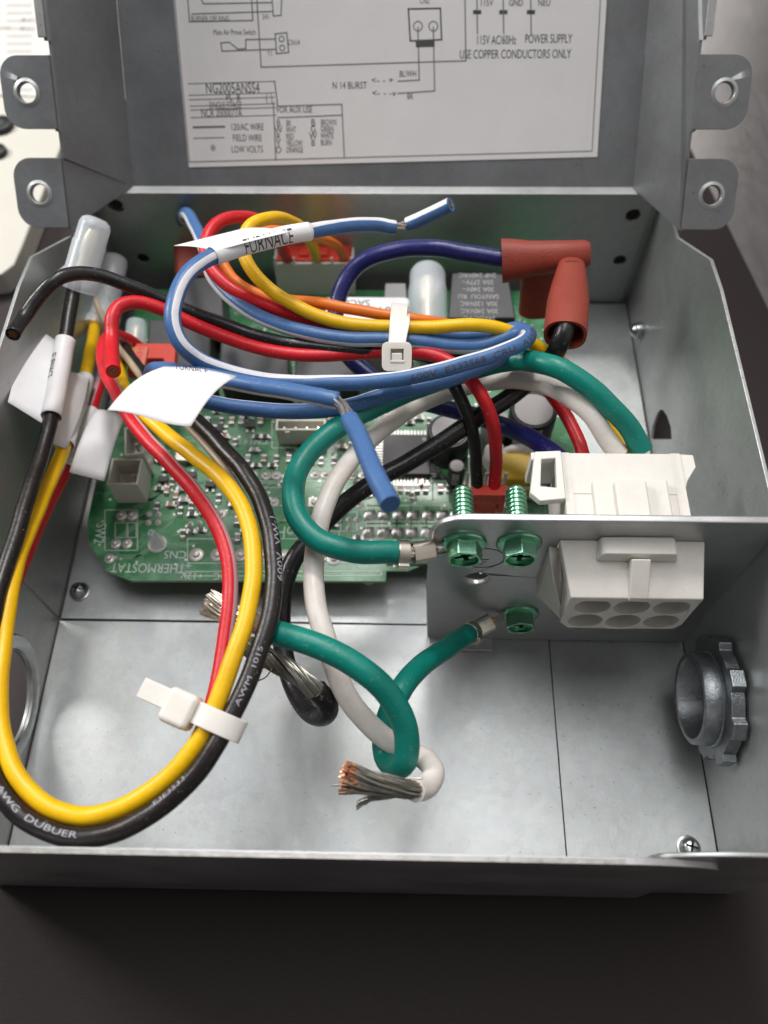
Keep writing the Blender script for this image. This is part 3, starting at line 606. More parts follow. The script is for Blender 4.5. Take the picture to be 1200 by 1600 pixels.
# four-way plug at the back
o, c, u, v, a, b = header('plug_housing', ((430, 412), (550, 412), (556, 380), (428, 380)), 3.6, 1.2, 0, M['nylonw'], wall=.12)
for k in range(5): g = G(); g.box(c+u*(-a+.1+(2*a-.2)*k/4)-v*b+Z_*.12, (.14, .14, .5), taper=.6); g.build('latch_tooth', M['nylonw'], o)
rp = thing('wire_plug', 'red four way wire plug pushed into the white housing at the back', 'plug', (c.x, c.y, 2.8))
g = G(); g.box(c-Z_*.5, (2*a-.3, 2*b-.28, 1.2)); g.build('plug_body', M['plugred'], rp, bevel=.06)
for k in range(4): g = G(); g.box(c+u*(-a+.5+(2*a-1)*k/3)+Z_*.15-v*.1, (.42, .5, .2)); g.build('wire_slot', M['plugred'], rp, bevel=.04)
# relays and modules
def block(name, corners, ztop, m, mt, label=None, bevel=.06):
    q = [at(x, y, z=ztop) for x, y in corners]; c = sum(q, V())/4
    g = G(); g.hull8([V((p.x, p.y, PZ)) for p in q], q); o = g.build(name, m, pcb, bevel=bevel)
    return o, q
o, q = block('relay', ((700, 497), (806, 497), (794, 428), (706, 426)), 4.4, M['relay'], None)
g = G(); qi = [p+(sum(q, V())/4-p)*.05+Z_*.006 for p in q]; g.add(qi, [(0, 1, 2, 3)]); g.build('relay_top', M['relaytop'], o)
c = sum(q, V())/4
for k, s in enumerate(('24VDC PC', '30A 240VAC', '30A 120VAC', 'SANYOU  RU', '30A 240V~', '20A 277V~', '2HP 240VAC')):
    g = G(); textg(g, s, c+Y_*(-1.35+k*.42)+Z_*.012-X_*.1, -X_, -Y_, .27, .8); g.build('printed_word', M['grey'], o)
for cr, zt, nm in ((((228, 575), (330, 575), (328, 500), (232, 498)), 3.6, 'relay'), (((342, 590), (452, 592), (450, 530), (345, 528)), 3.4, 'relay'), (((460, 592), (560, 592), (556, 532), (462, 532)), 3.4, 'relay'),
                   (((278, 498), (350, 498), (346, 432), (282, 434)), 3.8, 'relay'), (((600, 470), (636, 470), (634, 442), (602, 442)), 3.2, 'film_capacitor')):
    o, q = block(nm, cr, zt, M['relay'] if nm == 'relay' else M['smdw'], None); g = G(); g.add([p+(sum(q, V())/4-p)*.08+Z_*.006 for p in q], [(0, 1, 2, 3)]); g.build('relay_top' if nm == 'relay' else 'capacitor_top', M['relaytop'] if nm == 'relay' else M['grey'], o)
o, q = block('labelled_module', ((506, 530), (648, 532), (634, 463), (508, 462)), 4.0, M['smdw'], None, bevel=.12)
g = G(); c = sum(q, V())/4; hx = (q[1]-q[0]).length/2-.12; hy = (q[3]-q[0]).length/2-.1
rl = []
for sx_, sy_, a0 in ((1, -1, -pi/2), (1, 1, 0), (-1, 1, pi/2), (-1, -1, pi)): rl += circ(sx_*(hx-.25), sy_*(hy-.25), .25, 6, None, a0, a0+pi/2)
g.plate([rl], (c+Z_*.005, X_, Y_, Z_), .02); lb2 = g.build('white_sticker', M['tag'], o)
g = G(); textg(g, 'EXS64 SP-DUO', c+V((.15, -.1+.45, .03)), -X_, -Y_, .48, .85); textg(g, 'SAC84', c+V((-.6, .8, .03)), -X_, -Y_, .4, .9); g.build('printed_text', M['ink'], lb2)
# capacitors
def can(px, py, r, zt, m, top=True, name='electrolytic_capacitor'):
    c = at(px, py, z=zt); c.z = 0; g = G(); g.rev([(r*.97, PZ), (r, PZ+.1), (r, PZ+.2), (r*.93, PZ+.27), (r, PZ+.34), (r, zt-.1), (r*.93, zt), (r*.8, zt), (r*.76, zt-.03)], c, Z_, 28, mi=0)
    o = g.build(name, m, pcb, smooth=40); g = G(); g.rev([(r*.82, -.02), (r*.8, .02), (.0001, .02)], c+Z_*zt, Z_, 24); g.build('vent_top', M['smdw'], o); return o, c
o, c = can(714, 728, .34, 2.9, M['rubber'])
g = G(); dr = (CAM-c); dr.z = 0; dr.normalize(); sd = Z_.cross(dr)
for k in range(-3, 3):
    a0, a1 = k*.14, (k+1)*.14; P = lambda a, z: c+(dr*math.cos(a)+sd*math.sin(a))*.347+Z_*z
    g.add([P(a0, PZ+.35), P(a1, PZ+.35), P(a1, 2.78), P(a0, 2.78)], [(0, 1, 2, 3)])
g.build('grey_stripe', M['smdw'], o); g = G(); textg(g, '0', c+dr*.352+Z_*(PZ+.62), sd, Z_, .3, 1.2); g.build('printed_text', M['ink'], o)
o, c = can(834, 640, .95, 4.4, M['rubber'])
g = G(); g.add([c+V((-.5, -.6, 4.41)), c+V((.5, -.6, 4.41)), c+V((.5, -.1, 4.41)), c+V((-.5, -.1, 4.41))], [(0, 1, 2, 3)]); g.build('printed_mark', M['grey'], o)
g = G(); dr = (CAM-c); dr.z = 0; dr.normalize(); sd = Z_.cross(dr)
for k in range(-4, 4):
    a0, a1 = k*.15, (k+1)*.15; P = lambda a, z: c+(dr*math.cos(a)+sd*math.sin(a))*.957+Z_*z
    g.add([P(a0, PZ+.35), P(a1, PZ+.35), P(a1, 4.28), P(a0, 4.28)], [(0, 1, 2, 3)])
g.build('grey_stripe', M['smdw'], o)
o, c = can(702, 672, .9, 3.2, M['relay'])
o, c = can(775, 655, .55, 3.6, M['smdw'])
# yellow taped transformer, blue disc and white silicone
c = at(808, 735, z=3.0); g = G(); g.box((c.x, c.y, 2.5), (1.5, 1.3, 1.7)); tf = g.build('transformer', M['tfy'], pcb, bevel=.12)
g = G(); g.box((c.x, c.y-.02, 2.7), (1.54, 1.36, .12)); g.build('tape_edge', M['tag'], tf)
c2 = at(852, 735, z=3.0); g = G(); g.rev([(.6, -.25), (.72, -.1), (.72, .15), (.6, .3), (.0001, .33)], (c2.x, c2.y, 2.6), V((.3, -1, .2)), 24); g.build('disc_capacitor', M['tfb'], pcb, smooth=50)
g = G(); import bmesh as _bm
def blob(c, r, seed):
    rr = random.Random(seed); bm = _bm.new(); _bm.ops.create_icosphere(bm, subdivisions=3, radius=1)
    ph = [rr.uniform(0, 6) for k in range(6)]
    vs = []
    for v in bm.verts:
        n = v.co.normalized(); k = 1+.16*math.sin(3*n.x+ph[0])*math.sin(4*n.y+ph[1])+.10*math.sin(7*n.z+ph[2])*math.sin(6*n.x+ph[3]); vs.append(V(c)+V((n.x*r[0]*k, n.y*r[1]*k, n.z*r[2]*k)))
    bm.verts.index_update(); fs = [tuple(v.index for v in f.verts) for f in bm.faces]; bm.free(); return vs, fs
for x, y, z, r in ((775, 718, 2.6, (.55, .6, .8)), (838, 712, 2.7, (.6, .55, .8)), (838, 765, 2.1, (.55, .5, .55)), (800, 772, 2.0, (.7, .4, .5)), (775, 760, 2.0, (.5, .5, .5)), (818, 705, 3.1, (.8, .35, .35))):
    g.add(*blob(at(x, y, z=z), r, x)); 
g.build('silicone_bead', M['glue'], pcb, smooth=180)
# two-way red plug between the green screws
o, c, u, v, a, b = header('pin_header', ((724, 792), (791, 792), (788, 762), (728, 762)), 2.9, .8, 0, M['nylonw'])
for k in (0, 1, 2): g = G(); g.box(c+u*(-a+.07+(2*a-.14)*k/2)+v*(b-.04)+Z_*.6, (.13, .1, 1.2)); g.build('guide_wall', M['nylonw'], o)
hp = thing('wire_plug', 'red two way plug marked HXH behind the green screws', 'plug', (c.x, c.y, 2.6))
pc = at(761, 785, z=3.9)
g = G(); x0 = pc.x; yy = pc.y
g.plate([[(-.66, -.75), (-.42, -.75), (-.42, -.1), (.42, -.1), (.42, -.75), (.66, -.75), (.66, .35), (.74, .35), (.74, .62), (-.66, .62)]], ((x0, yy-.1, 4.0), X_, Z_, Y_), .45)
g.build('plug_body', M['plugred'], hp, bevel=.05)
g = G(); g.b2(x0-.4, x0+.4, yy+.0, yy+.3, 2.4, 4.0); g.build('plug_core', M['plugred'], hp, bevel=.03)
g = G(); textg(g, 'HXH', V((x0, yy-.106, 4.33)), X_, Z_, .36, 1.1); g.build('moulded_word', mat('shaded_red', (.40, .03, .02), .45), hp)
HPX = (x0, yy)

# ------------------------------------------------------------------ terminal bracket
BY = 9.03
br = thing('terminal_bracket', 'upright grey steel bracket holding the green screws and the white connector', 'bracket', (20, BY, 0))
tl = at(668, 850, Y=BY); zt = 9.9; x0 = tl.x
hole = at(745, 905, Y=BY)
lp = [(x0+.25, .02), (W, .02), (W, zt), (x0+1.1, zt)]+circ(x0+1.1, zt-1.05, 1.02, 9, 1.05, pi/2, pi)[1:]+[(x0+.05, 5)]
win = [(18.7, 6.0), (23.1, 6.0), (23.1, 8.5), (18.7, 8.5)]
g = G(); g.plate([lp, circ(hole.x, hole.z, .42, 24, .46), win], ((0, BY, 0), X_, Z_, Y_), .24); g.build('bracket_plate', M['galv_bracket'], br, bevel=.085, seg=3)
g = G(); g.b2(x0+.3, 17.5, BY-.5, BY+.2, .03, .13); g.build('bracket_foot', M['galv_bracket'], br, bevel=.03)
g = G(); ec = at(755, 872, Y=BY)
ring = circ(ec.x, ec.z, .70, 30); ri = circ(ec.x, ec.z, .67, 30)[::-1]
g.plate([ring, ri], ((0, BY-.012, 0), X_, Z_, Y_), .01)
for k, wd in enumerate((.5, .34, .18)): g.b2(ec.x-wd/2-.05, ec.x+wd/2-.05, BY-.012, BY-.003, ec.z-.12-k*.17, ec.z-.10-k*.17)
g.b2(ec.x-.07, ec.x-.04, BY-.012, BY-.003, ec.z-.12, ec.z+.3)
tag(g.build('stamped_earth_mark', M['chip'], br), 'faint stamped earth symbol in a circle')
def ground_screw(px, py, label, rotk, tip):
    c = at(px, py, Y=BY); c.y = BY; o = thing('ground_screw', label, 'screw', c, 'green ground screws on the bracket'); n = -Y_
    g = G(); g.rev([(.70, .0), (.71, .05), (.68, .1), (.52, .16)], c, n, 32); g.build('washer_flange', M['gscrew'], o, smooth=30)
    e1 = V((math.cos(rotk), 0, math.sin(rotk))); e2 = n.cross(e1)
    rx = .56; hexa = [(rx*math.cos(pi/6+k*pi/3), rx*math.sin(pi/6+k*pi/3)) for k in range(6)]; dish = circ(0, 0, .42, 24)
    g = G(); g.plate([hexa, dish], (c+n*.12, e1, e2, n), .50); g.build('hex_head', M['gscrew'], o, bevel=.055, seg=3)
    a, b = .075, .33; cr = [(a, a), (a, b), (-a, b), (-a, a), (-b, a), (-b, -a), (-a, -a), (-a, -b), (a, -b), (a, -a), (b, -a), (b, a)]
    g = G(); g.plate([circ(0, 0, .43, 24), cr], (c+n*.30, e1, e2, n), .18); g.build('cross_recess', M['gscrew'], o, bevel=.02)
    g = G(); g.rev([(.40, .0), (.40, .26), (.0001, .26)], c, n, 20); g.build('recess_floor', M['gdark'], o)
    if tip:
        g = G(); pf = [(.27, 0)]
        for k in range(11): pf += [(.34, .06+k*.15), (.34, .09+k*.15), (.29, .13+k*.15), (.29, .17+k*.15)]
        pf += [(.24, 1.75), (.0001, 1.77)]; g.rev(pf, c+Y_*.2, Y_, 24); g.build('threaded_shank', M['gscrew'], o, smooth=35)
ground_screw(725, 848, 'green hex screw at the bracket corner clamping the upper green wire', .4, True)
ground_screw(811, 848, 'green hex screw between the corner screw and the white connector', 0, True)
ground_screw(812, 958, 'lowest green hex screw clamping the lower green wire', .25, False)

# ------------------------------------------------------------------ six-way connector
cn = thing('power_connector', 'white nylon six way connector through the bracket', 'connector', (21, BY, 7))
g = G(); N = M['nylonw']
fy = 7.45
# front shell: hollow block with six sockets
x0, x1 = 19.0, 22.95; zb, ztp = 5.45, 7.95
lp = [(x0+.35, zb), (x1-.15, zb), (x1+.02, zb+.4), (x1+.05, ztp-.25), (x1-.15, ztp), (x0+.05, ztp), (x0, ztp-.3), (x0+.02, zb+.5)]
cxs = [x0+.80+k*1.22 for k in range(3)]; czs = (ztp-.72, zb+.62)
hs = [circ(cx, z, .555, 26) for cx in cxs for z in czs]
g.plate([lp]+hs, ((0, fy, 0), X_, Z_, Y_), 1.3); g.plate([lp], ((0, fy+1.3, 0), X_, Z_, Y_), BY-fy-1.3); g.build('socket_block', N, cn, bevel=.04)
g = G()
for cx in cxs:
    for z in czs: g.rev([(.30, .0), (.30, .5), (.24, .5), (.24, 0.02)], (cx, fy+1.3, z), -Y_, 16, closed=False)
g.build('socket_core', M['nylonin'], cn, smooth=40)
# sloping roof with raised middle and latch
q = [at(*p, z=z) for p, z in (((893, 932), 8.0), ((1092, 944), 8.0))]
g = G(); g.hull8([V((x0-.05, fy-.03, 7.7)), V((x1+.08, fy-.03, 7.7)), V((x1+.1, BY, 8.2)), V((x0-.3, BY, 8.2))], [V((x0-.0, fy-.03, 7.98)), V((x1+.05, fy-.03, 7.98)), V((x1+.12, BY, 8.72)), V((x0-.35, BY, 8.72))]); g.build('roof_flange', N, cn, bevel=.05)
g = G(); g.plate([[(19.75, 8.5), (22.2, 8.5), (22.1, 8.92), (22.0, 8.98), (19.95, 8.98), (19.85, 8.92)]], ((0, BY-.6, 0), X_, Z_, Y_), .6); g.build('raised_key', N, cn, bevel=.07)
g = G(); g.hull8([V((20.72, fy-.1, 7.9)), V((21.28, fy-.1, 7.9)), V((21.28, BY-.55, 8.5)), V((20.72, BY-.55, 8.5))], [V((20.72, fy-.1, 8.14)), V((21.28, fy-.1, 8.14)), V((21.28, BY-.75, 8.95)), V((20.72, BY-.75, 8.95))]); g.build('latch_bump', N, cn, bevel=.04)
g = G(); g.hull8([V((18.45, BY-.4, 5.3)), V((x0+.3, fy+.1, 5.45)), V((x0+.3, BY, 5.45)), V((18.45, BY, 5.3))], [V((18.4, BY-.35, 8.3)), V((18.62, BY-.75, 7.4)), V((18.75, BY, 8.2)), V((18.4, BY, 8.3))]); g.build('side_latch', N, cn, bevel=.04)
g = G(); g.b2(20.6, 21.4, fy+.02, fy+.5, zb-.12, zb+.02); g.build('bottom_key', N, cn, bevel=.03)
# rear half behind the bracket
g = G(); a0, b0 = at(893, 702, z=8.9), at(1058, 704, z=8.9); yb = (a0.y+b0.y)/2; xa, xb = 18.95, 22.75
g.b2(xa, xb, BY+.24, yb, 6.0, 8.72); g.build('rear_block', N, cn, bevel=.05)
g = G(); g.b2(xa+.85, xb-.6, BY+.26, yb-1.15, 8.6, 9.0); g.b2(xa+1.45, xb-1.35, BY+.28, yb-1.35, 8.9, 9.28); g.build('rear_raised_key', N, cn, bevel=.08)
g = G(); g.b2(xa+.02, xa+.28, BY+.26, yb-.02, 8.7, 8.745); g.b2(xb-.3, xb+.02, BY+.26, yb-.02, 8.7, 8.745); g.b2(xa+.05, xb-.1, yb-1.55, yb-.05, 8.7, 8.74); g.build('rear_rib', N, cn)
g = G(); g.plate([[(0, 0), (-.85, -.05), (-1.1, -1.6), (-.8, -1.9), (0, -1.8)], [(-.2, -.3), (-.25, -1.4), (-.75, -1.35), (-.65, -.35)]], ((xa, yb, 8.55), X_, Y_, Z_), .3); g.b2(xa-.95, xa, yb-.28, yb+.02, 7.2, 8.7); g.build('side_latch', N, cn, bevel=.04)
g = G(); g.plate([[(0, 0), (.48, -.03), (.5, -.5), (.16, -1.0), (0, -1.4)]], ((xb, yb, 8.3), X_, Y_, Z_), .4); g.build('side_latch', N, cn, bevel=.04)

# ------------------------------------------------------------------ wires
VIEW = V((13, 2, 34))            # stripes and print are turned towards the open top of the box
def frames(C):
    P = [V(q[:3]) for q in C]; T = tang(P); out = []
    for p, t_ in zip(P, T):
        e1 = VIEW-p; e1 = (e1-t_*e1.dot(t_)).normalized(); out.append((p, t_, e1, t_.cross(e1)))
    return out
def pxpath(pts): return [tuple(at(q[0], q[1], z=q[2]))+tuple(q[3:]) for q in pts]
def wire(name, label, pts, r, m, group=None, stripe=None, half=.6, cuts=(), world=False, n=22, cat='wire'):
    """pts: (photo x, photo y, height); stripe: (material, angle)"""
    K = list(pts) if world else pxpath(pts)
    C = spline(K, .13); ph = [R.uniform(0, 6) for q in range(6)]
    for i, c in enumerate(C[3:-3]):
        for q in range(3): c[q] += .008*math.sin(i*.23+ph[q])+.004*math.sin(i*.61+ph[q+3])
    fr = frames(C); g = G(); m_ = len(fr)
    for i, (p, t_, e1, e2) in enumerate(fr):
        ang = stripe[1] if stripe and not callable(stripe[1]) else (stripe[1](i/(m_-1)) if stripe else 0)
        for j in range(n):
            a = ang+2*pi*(j+.5)/n; g.v.append(p+(e1*math.cos(a)+e2*math.sin(a))*r)
    k = max(1, round(half*n/pi/2)) if stripe else 0
    for i in range(m_-1):
        for j in range(n):
            g.f.append([i*n+j, i*n+(j+1) % n, (i+1)*n+(j+1) % n, (i+1)*n+j]); jj = j+1 if j+1 <= n/2 else j+1-n
            g.m.append(1 if stripe and abs(jj) <= k-.5+.5 else 0)
    mats = [m, stripe[0]] if stripe else [m]
    for end, sgn in ((0, -1), (m_-1, 1)):
        p, t_, e1, e2 = fr[end]; b = len(g.v); base = end*n
        cut = end == 0 and 'start' in cuts or end and 'end' in cuts
        if cut:
            for rr_, dp in ((r*.97, 0), (r*.62, 0), (r*.58, -.12)):
                for j in range(n): a = 2*pi*(j+.5)/n+(0); g.v.append(p+t_*sgn*(dp+.015)+(e1*math.cos(a)+e2*math.sin(a))*rr_)
            rings = [[base+j for j in range(n)]]+[[b+q*n+j for j in range(n)] for q in range(3)]
            for A_, B_ in zip(rings, rings[1:]):
                for j in range(n):
                    f = [A_[j], A_[(j+1) % n], B_[(j+1) % n], B_[j]]; g.f.append(f if sgn > 0 else f[::-1]); g.m.append(0)
        else: g.f.append([base+j for j in range(n)][::-1 if sgn < 0 else 1]); g.m.append(0)
    o = g.build(name, mats, None, smooth=60); tag(o, label, cat, group)
    for end, sgn, nm in ((0, -1, 'start'), (m_-1, 1, 'end')):
        if nm in cuts:
            p, t_, e1, e2 = fr[end]; g = G()
            for q in range(19):
                rad = 0 if q == 0 else (.24 if q < 7 else .48); a = q*pi/3 if q < 7 else (q-7)*pi/6
                c = p+(e1*math.cos(a)+e2*math.sin(a))*rad*r; dd = t_*sgn; g.cyl(c-dd*.25, c+dd*R.uniform(-.02, .05), r*.11, 6)
            g.build('copper_strands', M['copper'] if m not in (M['blue'],) else M['tinb'], o)
    return o, fr
def wprint(o, fr, s, s0, size, ang=0, m='wstripe', r=.25, flip=False, sx=1.0, gap=1.0):
    """lettering laid round the wire surface, starting at arc length s0"""
    vs, fs, wd = text2d(s); acc = [0]
    for a, b in zip(fr, fr[1:]): acc.append(acc[-1]+(b[0]-a[0]).length)
    out = []
    for x, y in vs:
        q = s0+(wd-x)*size*sx if flip else s0+x*size*sx; th = ang+(y-.5)*size/r*(1 if flip else -1)
        i = 0
        while i < len(acc)-2 and acc[i+1] < q: i += 1
        f = (q-acc[i])/max(1e-6, acc[i+1]-acc[i]); p = fr[i][0].lerp(fr[i+1][0], f); e1 = fr[i][2].lerp(fr[i+1][2], f).normalized(); e2 = fr[i][3].lerp(fr[i+1][3], f).normalized()
        out.append(p+(e1*math.cos(th)+e2*math.sin(th))*(r+.006))
    g = G(); g.add(out, fs); return g.build('printed_text', M[m], o)
def arcat(fr, px, py):
    """arc length on the wire nearest to the ray through a photo point"""
    d = (rt*((px-600)/F)-up*((py-800)/F)+fw).normalized(); acc = 0; best = (1e9, 0, 0); pr = fr[0][0]
    for i, f in enumerate(fr):
        acc += (f[0]-pr).length; pr = f[0]; w_ = f[0]-CAM; ds = (w_-d*w_.dot(d)).length
        if ds < best[0]: best = (ds, acc, i)
    return best[1], best[2]

# yellow / orange / red from the back plug into the bundle and on to the connector
wY, fY = wire('wire', 'yellow wire arching over the bundle and ending in the white connector', [(494, 402, 3.8), (489, 385, 5.2), (466, 352, 8.2), (425, 341, 10), (390, 354, 10.4), (379, 385, 10.2), (396, 425, 9.9), (425, 455, 9.6), (469, 481, 9.4), (512, 498, 9.2), (558, 508, 9.1), (617, 511, 9.1), (675, 511, 9.1), (733, 508, 9.1), (777, 513, 8.9), (812, 525, 8.5), (850, 548, 8), (892, 580, 7.6), (940, 635, 7.4), (970, 685, 7.4), (982, 715, 7.4)], .235, M['yellow'])
wO, fO = wire('wire', 'orange wire running along the upper edge of the bundle', [(537, 400, 3.8), (526, 384, 5), (500, 372, 6.5), (455, 362, 7.8), (410, 362, 8.8), (372, 378, 9.2), (347, 400, 9.2), (358, 428, 9), (381, 448, 8.8), (415, 464, 8.7), (455, 470, 8.8), (498, 473, 9), (545, 482, 9), (600, 492, 8.9), (660, 500, 8.8), (720, 512, 8), (800, 545, 7.4), (860, 588, 7.2), (902, 618, 7.2), (930, 655, 7.2), (950, 700, 7.2)], .205, M['orange'])
wR, fR = wire('wire', 'red wire arching left of the yellow wire into the bundle', [(448, 404, 3.8), (440, 385, 5.2), (420, 352, 7.6), (390, 340, 9), (360, 341, 9.6), (336, 352, 9.8), (322, 375, 9.8), (322, 400, 9.6), (338, 430, 9.4), (381, 463, 9.2), (425, 480, 9), (469, 495, 8.8), (520, 508, 8.6), (570, 520, 8.3), (640, 530, 7.9), (720, 540, 7.5), (800, 565, 7.2), (850, 605, 7), (881, 644, 7), (903, 685, 7), (912, 715, 7)], .235, M['red'])
wR2, fR2 = wire('wire', 'red wire with cut end hooking down at left above the caps', [(177, 580, 11.0), (175, 556, 10.5), (174, 525, 10.3), (176, 495, 10.5), (188, 478, 10.5), (215, 473, 10.3), (250, 482, 10), (300, 505, 9.5), (350, 526, 9.1), (400, 543, 8.8), (455, 553, 8.6), (510, 555, 8.5), (570, 552, 8.4), (630, 549, 8.5), (680, 556, 8.6), (712, 572, 8.6), (742, 602, 8.5), (765, 645, 8), (774, 690, 6.8), (775, 730, 5.4), (770, 772, 4.2)], .235, M['red'], cuts=('start',))
wK, fK = wire('wire', 'black wire with cut end overhanging the left wall', [(20, 522, 11.4), (38, 495, 11.1), (62, 462, 11.3), (88, 437, 11.5), (120, 427, 11.3), (155, 431, 11), (200, 446, 10.6), (250, 466, 10.1), (294, 486, 9.7), (337, 502, 9.3), (396, 523, 9), (454, 537, 8.7), (520, 545, 8.6), (590, 550, 8.4), (645, 552, 8.3), (684, 568, 8.2), (708, 600, 8), (728, 640, 7.6), (741, 690, 6.4), (744, 730, 5.2), (746, 772, 4.2)], .235, M['black'], cuts=('start',))
wN, fN = wire('wire', 'thick navy blue wire from the horizontal red rubber boot', [(810, 407, 8.2), (786, 404, 8.2), (733, 396, 8.2), (675, 388, 8.2), (631, 389, 8), (587, 399, 7.8), (556, 418, 7.4), (536, 446, 7), (526, 478, 6.6), (524, 515, 6.3), (538, 548, 6), (572, 583, 5.8), (620, 615, 5.6), (680, 634, 5.5), (735, 648, 5.5), (783, 664, 5.8), (825, 683, 6.4), (860, 705, 7), (885, 725, 7.3)], .33, M['navy'])
# striped thermostat wires
wA, fA = wire('wire', 'blue and white striped wire with the printed paper sleeve and nicked end', [(617, 356, 9.8), (590, 352, 10), (540, 353, 10.6), (480, 362, 11.2), (420, 374, 11.6), (370, 387, 11.8), (330, 402, 12), (296, 425, 12.2), (276, 460, 12.2), (270, 500, 12), (282, 535, 11.6), (310, 562, 11), (352, 580, 10.5), (396, 591, 10.2), (454, 598, 9.9), (500, 599, 9.8), (558, 598, 9.8), (617, 592, 9.9), (675, 582, 10), (733, 566, 10), (785, 549, 10), (815, 536, 9.9), (826, 527, 9.6), (822, 519, 9.1), (808, 521, 8.8), (780, 531, 8.6), (748, 540, 8.5), (704, 541, 8.6), (646, 534, 8.8), (587, 530, 8.9), (542, 530, 8.9), (483, 521, 9), (425, 503, 9), (385, 483, 9), (352, 457, 9), (332, 430, 8.9), (322, 395, 8.6), (308, 360, 8), (296, 338, 7.2), (287, 335, 6), (284, 350, 4.6), (290, 375, 3.6)], .262, M['blue'], stripe=(M['wstripe'], lambda u: .85 if u < .05 else (.85-1.2*min(1, (u-.05)/.12) if u < .25 else (-.35-.75*min(1, (u-.25)/.1)))), half=.36, cuts=('start',))
wB, fB = wire('wire', 'blue wire with white stripe carrying the large blank paper flag', [(528, 626, 11.8), (500, 621, 11.8), (440, 609, 11.6), (390, 601, 11.4), (330, 590, 11), (280, 580, 10.4), (250, 577, 9.8), (236, 582, 9.2), (240, 595, 8.8), (262, 606, 8.6), (300, 620, 8.5), (345, 632, 8.5), (400, 640, 8.5), (450, 643, 8.6), (500, 641, 8.7), (544, 635, 8.8), (602, 618, 9), (675, 600, 9.1), (704, 592, 9.1), (750, 574, 9.1), (795, 552, 9.1), (818, 532, 8.9), (820, 518, 8.5), (806, 514, 8.2), (770, 522, 8.1), (720, 524, 8.1), (660, 518, 8.1), (600, 516, 8.1), (540, 520, 8.1), (480, 512, 8.1), (420, 492, 7.8), (380, 465, 7.2), (350, 440, 6)], .262, M['blue'], stripe=(M['wstripe'], -1.45), half=.4, cuts=('start',))
for nm, pts, lb in (('stub', [(637, 351, 9.6), (660, 341, 9.9), (704, 320, 10.6)], 'loose blue and white striped stub at the bare nick near the back wall'), ('stub', [(546, 655, 12.6), (565, 690, 13), (585, 738, 13.4), (610, 788, 13.8)], 'blue insulation stub hanging from bared strands over the thick white wire')):
    o, f = wire('wire_stub', lb, pts, .262, M['blue'], stripe=(M['wstripe'], -.9 if pts[0][0] > 600 else 2.9), half=.5, cuts=('start', 'end') if pts[0][0] > 600 else (), cat='wire stub')
def strands(parent, pts, rb, n, rs, twist=.0, splay=0, m='tinb', world=False, seed=1, name='bare_strands', ragged=.1, kind='stuff', tipm=None):
    rr = random.Random(seed); K = pts if world else pxpath(pts); C = spline(K, .12); fr = frames(C); g = G(); L = len(fr)
    for k in range(n):
        ra = rb*math.sqrt(rr.uniform(.02, 1)); a0 = rr.uniform(0, 2*pi); P = []; ph = rr.uniform(0, 6); cut = L-int(rr.uniform(0, ragged)*L)
        for i, (p, t_, e1, e2) in enumerate(fr[:max(3, cut)]):
            u = i/(L-1); q = ra*(1+splay*u*u)+.015*math.sin(ph+i*.7); a = a0+twist*u*2*pi; P.append(p+(e1*math.cos(a)+e2*math.sin(a))*q)
        g.tube(P, rs, 6, mi=0)
        if tipm: dd = (P[-1]-P[-2]).normalized(); g.cyl(P[-1], P[-1]+dd*.09, rs*1.15, 6, mi=1)
    o = g.build(name, [M[m]]+([M[tipm]] if tipm else []), parent, smooth=50); 
    if kind: o['kind'] = kind
    return o
strands(wA, [(614, 356, 9.8), (626, 354, 9.7), (640, 350, 9.6)], .14, 16, .035, twist=.3)
strands(wB, [(524, 626, 11.8), (535, 636, 12.1), (548, 660, 12.6)], .17, 22, .035, twist=.15)

# thick green ground wires
RG = .36
g1, f1 = wire('ground_wire', 'upper thick green wire looping left to the corner screw', [(636, 864, 8.6), (612, 863, 8.7), (554, 861, 8.9), (500, 845, 9), (467, 813, 9), (458, 775, 8.9), (464, 738, 8.7), (483, 708, 8.6), (510, 682, 8.5), (545, 657, 8.4), (590, 634, 8.3), (640, 612, 8.3), (700, 590, 8.3), (750, 574, 8.5), (790, 565, 8.8), (823, 564, 9.2), (867, 573, 9.6), (910, 596, 9.5), (954, 636, 9), (985, 672, 8.4), (1004, 705, 7.9)], RG, M['green'])
g2, f2 = wire('ground_wire', 'lower thick green wire with hooked bend and stripped frayed end', [(738, 987, 2.9), (722, 996, 3.4), (690, 1018, 4.6), (655, 1044, 5.6), (628, 1075, 6.3), (610, 1110, 6.4), (600, 1150, 6.2), (603, 1182, 6.1), (618, 1198, 6.6), (632, 1190, 7.2), (636, 1165, 7.6), (630, 1128, 8.1), (612, 1092, 8.6), (583, 1060, 9), (545, 1033, 9.2), (500, 1010, 9.3), (460, 997, 9.3), (428, 988, 9.2)], RG, M['green'])
strands(g2, [(432, 989, 9.2), (400, 975, 8.9), (365, 960, 8.8), (322, 940, 8.9)], .27, 90, .025, twist=.25, splay=.55, seed=3)
